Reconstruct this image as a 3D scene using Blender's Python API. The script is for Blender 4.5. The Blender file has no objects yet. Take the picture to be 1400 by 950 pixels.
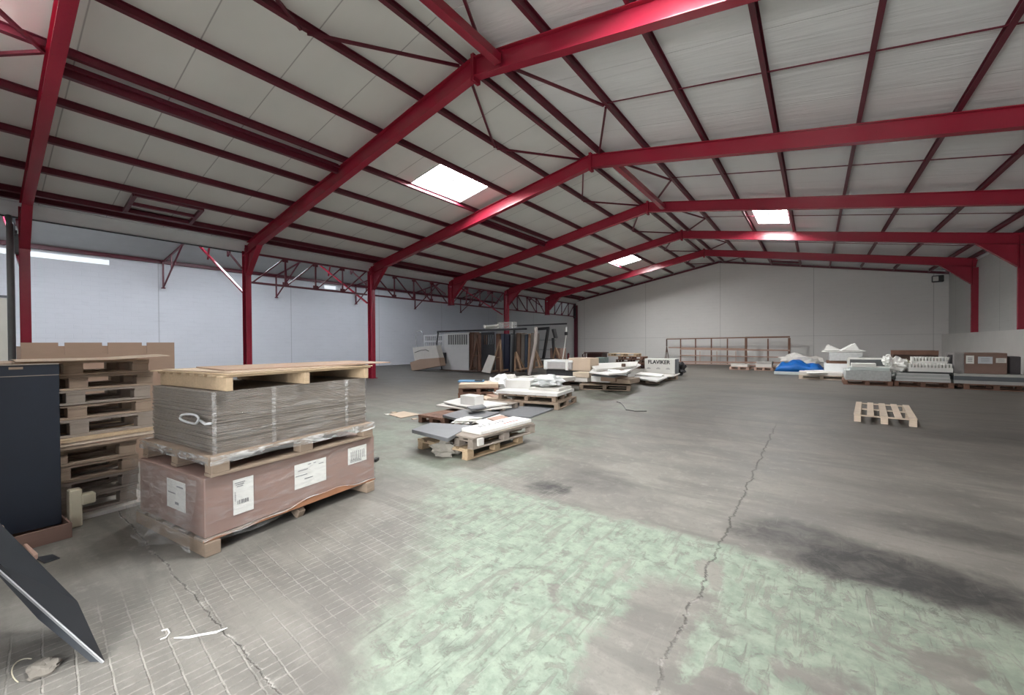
import bpy, bmesh, math, random
from mathutils import Vector, Matrix
random.seed(7)
D = bpy.data; COL = bpy.context.scene.collection
# ------------------------------------------------------------------ measured camera (used to read real positions off the floor / planes)
FOC, YAW, PIT, ROLL, CAMH = 553., math.radians(36.806), math.radians(.557), math.radians(-.317), 1.5
def ray(px, py):
    X = px-700; Y = py-475
    x = X*math.cos(ROLL)+Y*math.sin(ROLL); y = -X*math.sin(ROLL)+Y*math.cos(ROLL)
    a = x/FOC; b = -y/FOC
    fy = math.cos(PIT)+b*math.sin(PIT); fz = -math.sin(PIT)+b*math.cos(PIT)
    return Vector((a*math.cos(YAW)-fy*math.sin(YAW), a*math.sin(YAW)+fy*math.cos(YAW), fz))
def F(px, py, z=0.):            # point at height z
    d = ray(px, py); t = (z-CAMH)/d.z; return Vector((d.x*t, d.y*t, z))
def V(px, py, Y):               # point on the vertical plane y = Y
    d = ray(px, py); t = Y/d.y; return Vector((d.x*t, Y, CAMH+d.z*t))
def VX(px, py, X):
    d = ray(px, py); t = X/d.x; return Vector((X, d.y*t, CAMH+d.z*t))
# ------------------------------------------------------------------ materials
class N:
    """tiny node-expression helper"""
    def __init__(s, name):
        s.m = D.materials.new(name); s.m.use_nodes = True; s.t = s.m.node_tree; s.n = s.t.nodes; s.l = s.t.links
        s.b = s.n['Principled BSDF']; s.tc = s.n.new('ShaderNodeTexCoord')
        s.obj = s.tc.outputs['Object']
    def set(s, node, i, v):
        if v is None: return
        if hasattr(v, 'is_output'): s.l.new(v, node.inputs[i])
        else:
            if isinstance(v, (tuple, list)) and len(v) == 3 and node.inputs[i].type == 'RGBA': v = (*v, 1)
            node.inputs[i].default_value = v
    def ma(s, op, a, b=None, c=None, clamp=False):
        n = s.n.new('ShaderNodeMath'); n.operation = op; n.use_clamp = clamp
        s.set(n, 0, a); s.set(n, 1, b); s.set(n, 2, c); return n.outputs[0]
    def sep(s, v):
        n = s.n.new('ShaderNodeSeparateXYZ'); s.l.new(v, n.inputs[0]); return n.outputs
    def comb(s, x, y, z=0.):
        n = s.n.new('ShaderNodeCombineXYZ'); s.set(n, 0, x); s.set(n, 1, y); s.set(n, 2, z); return n.outputs[0]
    def map(s, v, sc=(1,1,1), rot=(0,0,0), loc=(0,0,0)):
        n = s.n.new('ShaderNodeMapping'); s.l.new(v, n.inputs[0]); n.inputs['Scale'].default_value = sc
        n.inputs['Rotation'].default_value = rot; n.inputs['Location'].default_value = loc; return n.outputs[0]
    def noise(s, v, scale, det=4, rough=.6, dist=0.):
        n = s.n.new('ShaderNodeTexNoise'); s.l.new(v, n.inputs['Vector']); n.inputs['Scale'].default_value = scale
        n.inputs['Detail'].default_value = det; n.inputs['Roughness'].default_value = rough; n.inputs['Distortion'].default_value = dist
        return n.outputs[0]
    def ss(s, v, a, b):           # smoothstep a->b  (0..1)
        n = s.n.new('ShaderNodeMapRange'); n.interpolation_type = 'SMOOTHSTEP'; s.set(n, 0, v)
        if a > b:
            n.inputs[1].default_value = b; n.inputs[2].default_value = a; n.inputs[3].default_value = 1; n.inputs[4].default_value = 0
        else:
            n.inputs[1].default_value = a; n.inputs[2].default_value = b
        return n.outputs[0]
    def mix(s, f, a, b, bt='MIX'):
        n = s.n.new('ShaderNodeMix'); n.data_type = 'RGBA'; n.blend_type = bt
        s.set(n, 0, f); s.set(n, 6, a if hasattr(a, 'is_output') else (*a, 1)); s.set(n, 7, b if hasattr(b, 'is_output') else (*b, 1)); return n.outputs[2]
    def bump(s, h, st=.3, dist=.01):
        n = s.n.new('ShaderNodeBump'); n.inputs['Strength'].default_value = st; n.inputs['Distance'].default_value = dist
        s.l.new(h, n.inputs['Height']); s.l.new(n.outputs[0], s.b.inputs['Normal'])
    def col(s, c): s.set(s.b, 'Base Color', c if hasattr(c, 'is_output') else (*c, 1))
    def rough(s, r): s.set(s.b, 'Roughness', r)
MATS = {}
def plain(name, c, rough=.6, var=.18, scale=6., metal=0., spec=.5, bump=0.):
    if name in MATS: return MATS[name]
    k = N(name); nz = k.noise(k.obj, scale, 5)
    dark = tuple(x*(1-var) for x in c); lite = tuple(min(1, x*(1+var)) for x in c)
    k.col(k.mix(nz, dark, lite)); k.rough(rough); k.b.inputs['Metallic'].default_value = metal
    k.b.inputs['Specular IOR Level'].default_value = spec
    if bump: k.bump(k.noise(k.obj, scale*4, 4), bump, .01)
    MATS[name] = k.m; return k.m
def wood(name, c, grime=.35):
    if name in MATS: return MATS[name]
    k = N(name); info = k.n.new('ShaderNodeObjectInfo'); r = info.outputs['Random']
    v = k.map(k.obj, (1.2, 14, 14)); g = k.noise(v, 3, 6, .65, .6)
    big = k.noise(k.obj, 2.3, 3)
    a = k.mix(g, tuple(x*.62 for x in c), tuple(min(1, x*1.25) for x in c))
    a = k.mix(k.ma('MULTIPLY', k.ss(big, .45, .75), grime), a, (c[0]*.35, c[1]*.35, c[2]*.38))
    a = k.mix(k.ma('MULTIPLY', r, .35), a, tuple(x*.6 for x in c))
    k.col(a); k.rough(.75); k.bump(g, .25, .004); MATS[name] = k.m; return k.m
def card(name, c):
    if name in MATS: return MATS[name]
    k = N(name); g = k.noise(k.map(k.obj, (1, 1, 12)), 9, 3); b = k.noise(k.obj, 1.7, 4)
    k.col(k.mix(k.ma('ADD', k.ma('MULTIPLY', g, .4), k.ma('MULTIPLY', b, .6)), tuple(x*.8 for x in c), tuple(min(1, x*1.18) for x in c)))
    k.rough(.7); k.bump(b, .15, .01); MATS[name] = k.m; return k.m
def redpaint():
    k = N('red_steel'); nz = k.noise(k.obj, 1.1, 5); sp = k.noise(k.obj, 16, 3)
    c = k.mix(nz, (.26, .012, .030), (.37, .020, .048))
    c = k.mix(k.ma('MULTIPLY', k.ss(sp, .6, .8), .35), c, (.12, .012, .02))
    k.col(c); k.rough(.27); k.bump(sp, .08, .004); return k.m
RED = redpaint()
REDD = plain('dark_red_steel', (.115, .009, .022), .42, .25, 3)
def ceilmat(name, c, wrinkle):
    k = N(name); x, y, z = k.sep(k.obj)
    # panel seams across the slope every 1.225 m
    fr = k.ma('FRACT', k.ma('DIVIDE', k.ma('ADD', y, 40.585), 1.225))
    d = k.ma('ABSOLUTE', k.ma('SUBTRACT', fr, .5)); seam = k.ss(d, .487, .499)
    big = k.noise(k.map(k.obj, (.35, 1, 1)), .7, 4); fine = k.noise(k.obj, 9, 5)
    fold = k.noise(k.map(k.obj, (.25, 3.2, 1)), 1.2, 4, .6, .8)
    a = k.mix(big, tuple(q*.88 for q in c), tuple(q*1.08 for q in c))
    a = k.mix(k.ma('MULTIPLY', k.ss(k.noise(k.obj, .28, 3), .52, .75), .25), a, tuple(q*.62 for q in c))
    a = k.mix(k.ma('MULTIPLY', seam, .55 if not wrinkle else .2), a, (.09, .09, .085))
    k.col(a); k.rough(.42 if wrinkle else .6)
    h = k.ma('ADD', k.ma('MULTIPLY', fold, 1.0 if wrinkle else .15), k.ma('MULTIPLY', fine, .06))
    k.bump(k.ma('SUBTRACT', h, k.ma('MULTIPLY', seam, .3)), .5 if wrinkle else .25, .05 if wrinkle else .02)
    return k.m
CE_L = ceilmat('insulated_ceiling_panel', (.78, .79, .755), False)
CE_R = ceilmat('foil_faced_ceiling_panel', (.86, .88, .88), True)
def wallmat(name, c, ux):
    """painted blockwork with faint courses"""
    k = N(name); x, y, z = k.sep(k.obj); u = x if ux else y
    br = k.n.new('ShaderNodeTexBrick'); k.l.new(k.comb(u, z), br.inputs['Vector'])
    br.inputs['Scale'].default_value = 1; br.inputs['Brick Width'].default_value = .5; br.inputs['Row Height'].default_value = .2
    br.inputs['Mortar Size'].default_value = .012; br.inputs['Mortar Smooth'].default_value = .6
    mort = br.outputs['Fac']
    big = k.noise(k.map(k.obj, (1, 1, 1.6)), .35, 5, .6); mid = k.noise(k.map(k.obj, (1, 1, 5)), 1.6, 5, .7)
    fr = k.ma('FRACT', k.ma('DIVIDE', k.ma('ADD', u, 35.1+(-0.05 if ux else 1.0)), 5. if ux else 5.9))
    j = k.ss(k.ma('ABSOLUTE', k.ma('SUBTRACT', fr, .5)), .4955, .4985)
    a = k.mix(big, tuple(q*.9 for q in c), tuple(min(1, q*1.06) for q in c))
    a = k.mix(k.ma('MULTIPLY', k.ss(mid, .5, .8), .22), a, tuple(q*.6 for q in c))
    a = k.mix(k.ma('MULTIPLY', mort, .07), a, tuple(q*.5 for q in c))
    a = k.mix(k.ma('MULTIPLY', j, .5), a, tuple(q*.4 for q in c))
    hz = 0. if not ux else k.ss(k.ma('ABSOLUTE', k.ma('SUBTRACT', z, 1.87)), .02, .008)
    a = k.mix(k.ma('MULTIPLY', hz, .35), a, tuple(q*.4 for q in c)) if ux else a
    k.col(a); k.rough(.8)
    k.bump(k.ma('SUBTRACT', k.ma('MULTIPLY', mid, .5), k.ma('ADD', k.ma('MULTIPLY', mort, .6), j)), .35, .008)
    return k.m
WALL_F = wallmat('painted_block_wall', (.70, .69, .67), True)
WALL_L = wallmat('bluish_white_block_wall', (.71, .72, .76), False)
WALL_R = wallmat('grey_block_wall', (.46, .46, .44), False)
def floormat():
    k = N('worn_concrete_floor'); o = k.obj; x, y, z = k.sep(o)
    n1 = k.noise(o, .33, 4, .55); n2 = k.noise(o, 1.4, 6, .65, .4); n3 = k.noise(o, 9, 6, .7); n4 = k.noise(o, 45, 3, .7)
    diag = k.map(o, (1, 1, 1), (0, 0, math.radians(-28)))
    streak = k.noise(k.map(o, (8, 1.3, 1), (0, 0, math.radians(6))), 1.9, 7, .72, .6)
    streak2 = k.noise(k.map(o, (1.0, 5, 1), (0, 0, math.radians(8))), .55, 6, .62, .9)
    base = k.mix(k.ss(n2, .3, .7), (.185, .178, .163), (.34, .327, .30))
    base = k.mix(k.ma('MULTIPLY', k.ss(streak2, .44, .62), .55), base, (.15, .143, .132))
    base = k.mix(k.ma('MULTIPLY', k.ss(n3, .52, .72), .5), base, (.42, .41, .38))
    base = k.mix(k.ma('MULTIPLY', k.ss(k.noise(o, 16, 7, .75, .4), .52, .66), .35), base, (.16, .152, .14))
    base = k.mix(k.ma('MULTIPLY', k.ss(n1, .4, .65), .3), base, (.21, .20, .19))
    def wob(v, amt): return k.ma('ADD', v, k.ma('MULTIPLY', k.ma('SUBTRACT', n2, .5), amt))
    def wobf(v, amt): return k.ma('ADD', v, k.ma('MULTIPLY', k.ma('SUBTRACT', n3, .5), amt))
    yy = wobf(wob(y, .5), .28); xx = wobf(wob(x, .7), .25)
    # --- painted mint strip: y < 3.25, right of the line (-3.5,3.2)-(-1.85,.7)
    edge = k.ma('ADD', xx, k.ma('MULTIPLY', k.ma('SUBTRACT', yy, 3.2), .84))      # > -3.45 is painted
    m1 = k.ma('MULTIPLY', k.ss(yy, 3.36, 3.2), k.ss(edge, -3.75, -3.0))
    # bare strip along the joint x=-.6 (y<3) and bare patches lower right
    bare = k.ma('MULTIPLY', k.ss(k.ma('ABSOLUTE', k.ma('ADD', xx, .66)), .25, .14), k.ss(yy, 2.75, 2.5))
    bare2 = k.ma('MULTIPLY', k.ss(k.noise(o, 2.1, 5, .6, .3), .50, .56), k.ma('MULTIPLY', k.ss(xx, -.75, -.5), k.ss(yy, 2.5, 2.2)))
    bare3 = k.ss(k.noise(k.map(o, (1,1,1), (0,0,0), (4.3,1.7,0)), 1.5, 5, .62, .3), .60, .65)
    m1 = k.ma('MULTIPLY', m1, k.ma('SUBTRACT', 1., k.ma('MAXIMUM', bare, k.ma('MAXIMUM', bare2, k.ma('MULTIPLY', bare3, .9)))))
    chips = k.ss(streak, .52, .60); chips2 = k.ss(k.noise(o, 7, 9, .78, .5), .53, .60)
    wear = k.ma('MAXIMUM', k.ma('MULTIPLY', chips, .62), k.ma('MULTIPLY', chips2, .72))
    fade = k.ss(x, 3.2, -1.2)                                                       # paint is thinner to the right
    m1 = k.ma('MULTIPLY', k.ma('MULTIPLY', m1, k.ma('SUBTRACT', 1., wear)), k.ma('ADD', .55, k.ma('MULTIPLY', fade, .4)))
    # --- faint paint left of the drive lane
    m2 = k.ma('MULTIPLY', k.ss(wob(x, 1.6), -2.4, -3.2), k.ss(y, 2.6, 3.4))
    m2 = k.ma('MULTIPLY', m2, k.ma('MULTIPLY', k.ss(k.noise(o, 1.1, 6, .68, .5), .38, .6), k.ss(y, 17, 9)))
    m2 = k.ma('MULTIPLY', m2, k.ma('MULTIPLY', k.ss(x, -9, -6), .5))
    m = k.ma('MAXIMUM', m1, m2)
    mint = k.mix(k.ss(n3, .35, .65), (.26, .335, .27), (.385, .47, .38))
    a = k.mix(m, base, mint)
    # --- light chips on the paint border
    # --- tyre-dark band just beyond the paint
    def patch(cx, cy, rx, ry, st, sx=1.):
        dx = k.ma('DIVIDE', k.ma('SUBTRACT', wob(x, .5), cx), rx); dy = k.ma('DIVIDE', k.ma('SUBTRACT', wob(y, .7), cy), ry)
        return k.ma('MULTIPLY', k.ss(k.ma('ADD', k.ma('MULTIPLY', dx, dx), k.ma('MULTIPLY', dy, dy)), 1., .1), st)
    st = None
    for p in ((.45, 3.55, .85, .5, .9), (-.15, 3.75, .5, .35, .7), (-2.2, 3.6, .3, .25, .8), (-1.9, 4.1, .5, .5, .35), (1.9, 3.25, 1.6, .28, .8),
              (.9, 4.6, .8, .35, .45), (3.4, 6.5, 1.6, .8, .4), (2.6, 9.5, 2.2, .8, .45), (-.2, 14, 3., 1., .35), (-2.6, 18, 3.5, 1.2, .3)):
        q = patch(*p); st = q if st is None else k.ma('MAXIMUM', st, q)
    st = k.ma('MULTIPLY', st, k.ma('ADD', .35, k.ma('ADD', k.ma('MULTIPLY', streak2, .6), k.ma('MULTIPLY', k.ss(k.noise(o, 5, 7, .75, .8), .35, .62), .55))), None, True)
    a = k.mix(k.ma('MULTIPLY', st, k.ma('SUBTRACT', 1., k.ma('MULTIPLY', m1, .9))), a, (.035, .034, .034))
    # curved tyre swirls
    w = k.n.new('ShaderNodeTexWave'); w.wave_type = 'RINGS'; w.rings_direction = 'SPHERICAL'
    k.l.new(k.map(o, (1,1,1), (0,0,0), (-3.2, -9.5, 0)), w.inputs[0]); w.inputs['Scale'].default_value = .55; w.inputs['Distortion'].default_value = 3; w.inputs['Detail Scale'].default_value = .6
    sw = k.ma('MULTIPLY', k.ss(w.outputs[1], .62, .95), k.ma('MULTIPLY', k.ss(y, 3.6, 6), .16))
    a = k.mix(sw, a, (.13, .125, .12))
    # --- saw-cut grid, left zone
    g = k.map(o, (1, 1, 1), (0, 0, math.radians(4)))
    gx, gy, gz = k.sep(g)
    def lines(v, per, wd, off=0.):
        fr = k.ma('FRACT', k.ma('DIVIDE', k.ma('ADD', wobf(v, .02), 50+off), per))
        return k.ss(k.ma('ABSOLUTE', k.ma('SUBTRACT', fr, .5)), .5-wd/per, .5-wd/per*.3)
    grid = k.ma('MAXIMUM', lines(gx, .058, .0055), lines(gy, .105, .0055))
    gm = k.ma('MULTIPLY', k.ss(wob(x, .9), -1.75, -2.15), k.ma('MULTIPLY', k.ma('MULTIPLY', k.ss(k.noise(o, 1.6, 3), .36, .5), k.ss(x, -3.6, -2.9)), k.ss(y, 4.2, 3.2)))
    gm2 = k.ma('MULTIPLY', gm, k.ma('SUBTRACT', 1., k.ma('MULTIPLY', m1, .6)))
    a = k.mix(k.ma('MULTIPLY', k.ma('MULTIPLY', k.ma('MULTIPLY', grid, k.ss(n3, .40, .55)), gm2), .40), a, (.60, .58, .54))
    # --- joints and cracks
    w1 = k.noise(k.comb(0., y, 0.), 3.2, 6, .75); w2 = k.noise(k.comb(x, 0., 0.), 3.2, 6, .75)
    dx = k.ma('ABSOLUTE', k.ma('ADD', x, k.ma('ADD', .56, k.ma('MULTIPLY', k.ma('SUBTRACT', w1, .5), .22))))
    dy = k.ma('ABSOLUTE', k.ma('SUBTRACT', y, k.ma('ADD', .78, k.ma('MULTIPLY', k.ma('SUBTRACT', w2, .5), .12))))
    cr1 = k.ma('MULTIPLY', k.ss(dx, .009, .002), k.ma('MULTIPLY', k.ss(y, 9.5, 7), k.ss(y, 1.2, 2.6))); cr2 = k.ma('MULTIPLY', k.ss(dy, .006, .0015), k.ss(x, -1.6, -1.9))
    cr = k.ma('MAXIMUM', cr1, cr2)
    a = k.mix(k.ma('MULTIPLY', k.ma('MULTIPLY', cr, k.ss(n2, .3, .5)), .8), a, (.09, .085, .08))
    ch = k.ma('MULTIPLY', k.ma('MAXIMUM', k.ma('MULTIPLY', k.ss(dx, .016, .006), k.ss(y, 3.2, 2.6)), k.ma('MULTIPLY', k.ss(dy, .014, .006), k.ss(x, -1.6, -2.))), k.ss(n3, .48, .56))
    a = k.mix(k.ma('MULTIPLY', ch, .35), a, (.66, .64, .60))
    # light scratches
    sc = k.ss(k.noise(k.map(o, (40, 1.0, 1), (0, 0, math.radians(12))), 1.3, 3, .6), .66, .72)
    a = k.mix(k.ma('MULTIPLY', sc, k.ma('ADD', .08, k.ma('MULTIPLY', m1, .3))), a, (.62, .62, .58))
    dk = k.ss(k.noise(k.map(o, (30, 1.2, 1), (0, 0, math.radians(50))), 1.1, 3, .6), .70, .74)
    a = k.mix(k.ma('MULTIPLY', dk, .35), a, (.10, .095, .09))
    a = k.mix(k.ma('MULTIPLY', k.ss(n4, .55, .70), .22), a, (.15, .14, .13))
    # darker far right and left; daylight falloff painted into the colour
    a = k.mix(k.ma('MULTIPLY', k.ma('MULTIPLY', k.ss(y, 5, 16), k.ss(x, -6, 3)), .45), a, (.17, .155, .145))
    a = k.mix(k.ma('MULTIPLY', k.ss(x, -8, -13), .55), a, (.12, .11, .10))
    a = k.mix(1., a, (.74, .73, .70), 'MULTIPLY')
    a = k.mix(k.ma('MULTIPLY', k.ss(wob(y, 2.), 3.2, 9.), 1.), a, k.mix(1., a, (.66, .635, .62), 'MULTIPLY'))  # painted falloff: floor colour dims with distance from the door
    a = k.mix(k.ma('MULTIPLY', k.ss(wob(x, .8), -1.0, .6), k.ss(y, 9, 4)), a, k.mix(1., a, (.74, .725, .71), 'MULTIPLY'))  # painted falloff: near floor dimmed towards the right
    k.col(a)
    k.rough(k.ma('ADD', .42, k.ma('MULTIPLY', n2, .3)))
    h = k.ma('ADD', k.ma('MULTIPLY', n3, .35), k.ma('ADD', k.ma('MULTIPLY', m1, .35), k.ma('MULTIPLY', streak, .25)))
    h = k.ma('SUBTRACT', h, k.ma('ADD', k.ma('MULTIPLY', cr, 1.2), k.ma('MULTIPLY', k.ma('MULTIPLY', grid, gm), .35)))
    k.bump(h, .6, .012)
    return k.m
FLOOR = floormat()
def emis(name, c, s):
    k = N(name); k.col((.8, .85, .9)); k.b.inputs['Emission Color'].default_value = (*c, 1); k.b.inputs['Emission Strength'].default_value = s; MATS[name] = k.m; return k.m
def filmmat(name, dens=.35):
    m = D.materials.new(name); m.use_nodes = True; t = m.node_tree; n = t.nodes; n.clear()
    out = n.new('ShaderNodeOutputMaterial'); mix = n.new('ShaderNodeMixShader'); tr = n.new('ShaderNodeBsdfTransparent'); pb = n.new('ShaderNodeBsdfPrincipled')
    pb.inputs['Base Color'].default_value = (.78, .78, .76, 1); pb.inputs['Roughness'].default_value = .16
    tc = n.new('ShaderNodeTexCoord'); mp = n.new('ShaderNodeMapping'); mp.inputs['Scale'].default_value = (1.4, 1.4, 5)
    nz = n.new('ShaderNodeTexNoise'); nz.inputs['Scale'].default_value = 4; nz.inputs['Detail'].default_value = 6; nz.inputs['Distortion'].default_value = 1.2
    t.links.new(tc.outputs['Object'], mp.inputs[0]); t.links.new(mp.outputs[0], nz.inputs['Vector'])
    mr = n.new('ShaderNodeMapRange'); t.links.new(nz.outputs[0], mr.inputs[0]); mr.inputs[1].default_value = .45; mr.inputs[2].default_value = .75
    mr.inputs[3].default_value = dens*.35; mr.inputs[4].default_value = min(1, dens*1.9)
    bp = n.new('ShaderNodeBump'); bp.inputs['Strength'].default_value = .9; bp.inputs['Distance'].default_value = .03
    t.links.new(nz.outputs[0], bp.inputs['Height']); t.links.new(bp.outputs[0], pb.inputs['Normal'])
    t.links.new(mr.outputs[0], mix.inputs[0]); t.links.new(tr.outputs[0], mix.inputs[1]); t.links.new(pb.outputs[0], mix.inputs[2]); t.links.new(mix.outputs[0], out.inputs[0])
    return m
FILM = filmmat('clear_stretch_film', .13); FILM3 = filmmat('cloudy_stretch_film', .25); FILM4 = filmmat('hanging_stretch_film', .19); FILM2 = filmmat('milky_stretch_film', .55)
W_NEW = wood('new_pine_wood', (.60, .45, .29)); W_TAN = wood('tan_pallet_wood', (.35, .265, .195)); W_GREY = wood('weathered_grey_wood', (.33, .28, .235), .5)
W_RED = wood('reddish_brown_wood', (.235, .125, .085), .5); W_DARK = wood('dark_brown_wood', (.12, .075, .055), .5); W_PALE = wood('pale_pallet_wood', (.66, .54, .42), .25)
W_PINK = wood('pinkish_rack_wood', (.50, .33, .26), .25)
CARD = card('brown_cardboard', (.36, .25, .185)); CARD_P = card('pinkish_brown_cardboard', (.30, .193, .16)); CARD_L = card('light_brown_cardboard', (.52, .41, .31)); CARD_D = card('dark_cardboard', (.20, .125, .10))
NAVY = plain('dark_navy_board', (.010, .016, .028), .45, .3, 3); CHAR = plain('charcoal_slab', (.022, .026, .032), .5, .3, 5); DGREY = plain('dark_grey_tile', (.17, .175, .185), .45, .2, 5)
WHITE = plain('white_slab', (.72, .71, .68), .4, .12, 4); OFFW = plain('off_white_board', (.60, .58, .54), .6, .15, 4); PAPER = plain('white_paper_label', (.78, .78, .74), .6, .05, 10)
INK = plain('black_ink', (.03, .03, .035), .6, .1, 10); GREYINK = plain('grey_ink', (.25, .25, .26), .6, .1, 10); REDINK = plain('red_ink', (.45, .06, .06), .6, .1, 10)
BLACK = plain('black_metal', (.015, .015, .017), .4, .3, 5); STEEL = plain('grey_galvanised_steel', (.35, .36, .37), .4, .2, 5, .6); BLUE = plain('blue_tarpaulin', (.02, .22, .68), .45, .25, 3, bump=.5)
LBLUE = plain('blue_plate', (.10, .24, .42), .4, .2, 4); FOAM = plain('cream_foam', (.62, .58, .44), .8, .1, 9, bump=.3); PLASTIC = plain('white_plastic_sheet', (.74, .76, .76), .3, .1, 5, bump=.5)
GRSTEEL = plain('dark_grey_steel', (.10, .105, .11), .4, .3, 5); BEIGE = plain('beige_painted_panel', (.56, .53, .45), .6, .1, 2); GREENBOX = plain('grey_green_plastic', (.17, .21, .20), .5, .2, 4)
BRICK = plain('stacked_tile_edges', (.42, .40, .37), .7, .35, 22, bump=.4)
# ------------------------------------------------------------------ mesh builder
class B:
    def __init__(s): s.bm = bmesh.new()
    def box(s, c, d, rz=0., bevel=0., rx=0., ry=0., M=None):
        r = bmesh.ops.create_cube(s.bm, size=1); vs = r['verts']
        m = Matrix.Translation(c) @ Matrix.Rotation(rz, 4, 'Z') @ Matrix.Rotation(ry, 4, 'Y') @ Matrix.Rotation(rx, 4, 'X') @ Matrix.Diagonal((*d, 1))
        if M is not None: m = M @ m
        bmesh.ops.transform(s.bm, matrix=m, verts=vs)
        if bevel:
            es = list({e for v in vs for e in v.link_edges})
            bmesh.ops.bevel(s.bm, geom=es, offset=min(bevel, min(d)*.3), segments=1, affect='EDGES')
        return s
    def bar(s, p, q, w, h, up=(0, 0, 1), off=(0, 0)):
        """rectangular bar from p to q; w sideways, h along 'up'; off = (side, up) shift"""
        p = Vector(p); q = Vector(q); d = (q-p); L = d.length; d.normalize(); u = Vector(up); sd = d.cross(u)
        if sd.length < 1e-4: sd = d.cross(Vector((0, 1, 0)))
        sd.normalize(); u = sd.cross(d).normalized(); c = (p+q)/2+sd*off[0]+u*off[1]
        M = Matrix((( d.x, sd.x, u.x, c.x), (d.y, sd.y, u.y, c.y), (d.z, sd.z, u.z, c.z), (0, 0, 0, 1)))
        r = bmesh.ops.create_cube(s.bm, size=1); bmesh.ops.transform(s.bm, matrix=M @ Matrix.Diagonal((L, w, h, 1)), verts=r['verts']); return s
    def ibeam(s, p, q, w, h, t=.014, up=(0, 0, 1)):
        s.bar(p, q, t, h-2*t, up); s.bar(p, q, w, t, up, (0, h/2-t/2)); s.bar(p, q, w, t, up, (0, -h/2+t/2)); return s
    def chan(s, p, q, w, h, t=.012, up=(0, 0, 1), side=1):
        s.bar(p, q, t, h, up, (-side*w/2, 0)); s.bar(p, q, w, t, up, (0, h/2-t/2)); s.bar(p, q, w, t, up, (0, -h/2+t/2)); return s
    def tube(s, pts, r, seg=8):
        pts = [Vector(p) for p in pts]; rings = []
        for i, p in enumerate(pts):
            d = (pts[min(i+1, len(pts)-1)]-pts[max(i-1, 0)]).normalized()
            a = d.orthogonal().normalized() if abs(d.z) > .95 else d.cross(Vector((0, 0, 1))).normalized(); b = d.cross(a)
            rr = r[i] if isinstance(r, (list, tuple)) else r
            rings.append([s.bm.verts.new(p+(a*math.cos(t)+b*math.sin(t))*rr) for t in [2*math.pi*k/seg for k in range(seg)]])
        for A, C in zip(rings, rings[1:]):
            for k in range(seg): s.bm.faces.new((A[k], A[(k+1) % seg], C[(k+1) % seg], C[k]))
        s.bm.faces.new(rings[0]); s.bm.faces.new(rings[-1]); return s
    def prism(s, pts, off):
        off = Vector(off); a = [s.bm.verts.new(Vector(p)) for p in pts]; b = [s.bm.verts.new(Vector(p)+off) for p in pts]; n = len(a)
        s.bm.faces.new(a); s.bm.faces.new(b)
        for i in range(n): s.bm.faces.new((a[i], a[(i+1) % n], b[(i+1) % n], b[i]))
        return s
    def grid(s, fn, nu, nv):
        g = [[s.bm.verts.new(fn(i/nu, j/nv)) for j in range(nv+1)] for i in range(nu+1)]
        for i in range(nu):
            for j in range(nv): s.bm.faces.new((g[i][j], g[i+1][j], g[i+1][j+1], g[i][j+1]))
        return s
    def mesh(s, name, mat):
        bmesh.ops.recalc_face_normals(s.bm, faces=s.bm.faces); me = D.meshes.new(name); s.bm.to_mesh(me); s.bm.free(); me.materials.append(mat); return me
    def done(s, name, mat, parent=None, smooth=False):
        me = s.mesh(name, mat)
        if smooth:
            for p in me.polygons: p.use_smooth = True
        return link(name, me, parent)
def link(name, me, parent=None):
    o = D.objects.new(name, me); COL.objects.link(o)
    if parent: o.parent = parent
    return o
def tag(o, label, cat, group=None, kind=None):
    o['label'] = label; o['category'] = cat
    if group: o['group'] = group
    if kind: o['kind'] = kind
    return o
def thing(name, label, cat, loc=(0, 0, 0), rz=0., group=None, rx=0., ry=0.):
    o = D.objects.new(name, None); COL.objects.link(o); o.location = loc; o.rotation_euler = (rx, ry, rz); o.empty_display_size = .1
    return tag(o, label, cat, group)
def structure(o, label=None):
    o['kind'] = 'structure'
    if label: o['label'] = label
    return o
def solo(b, name, mat, label, cat, group=None, origin=None, smooth=False):
    """one-mesh thing whose origin is put at its base"""
    bm = b.bm; vs = bm.verts
    lo = Vector((min(v.co.x for v in vs), min(v.co.y for v in vs), min(v.co.z for v in vs))); hi = Vector((max(v.co.x for v in vs), max(v.co.y for v in vs), 0))
    c = Vector(((lo.x+hi.x)/2, (lo.y+hi.y)/2, lo.z)) if origin is None else Vector(origin)
    bmesh.ops.translate(bm, vec=-c, verts=list(vs)); o = b.done(name, mat, smooth=smooth); o.location = c
    return tag(o, label, cat, group)
# ================================================================== THE SHELL
XL, XR, XM, YW = -15.9, 5.45, -5.1, 30.0
XN = -24.25                        # left wall of the neighbouring nave
YB = -.55                          # rear wall, behind the photographer
FY = [.815, 5.72, 10.62, 15.52, 20.42, 25.32]
SL = .178
def zu(x): return 6.48-SL*abs(x-XM)           # rafter underside
def zt(x): return zu(x)+.36                   # rafter top = purlin underside
def zc(x): return zt(x)+.15                   # ceiling underside
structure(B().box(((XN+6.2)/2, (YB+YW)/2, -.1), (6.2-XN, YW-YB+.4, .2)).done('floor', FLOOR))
XRW = 5.5                        # upper right wall
def zn(x):                                    # ceiling of the left nave
    return 5.42+(x-XN)*.185 if x < -20.1 else 5.42+(-20.1-XN)*.185-(x+20.1)*.185
YS = sorted([YB, YW])
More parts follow.
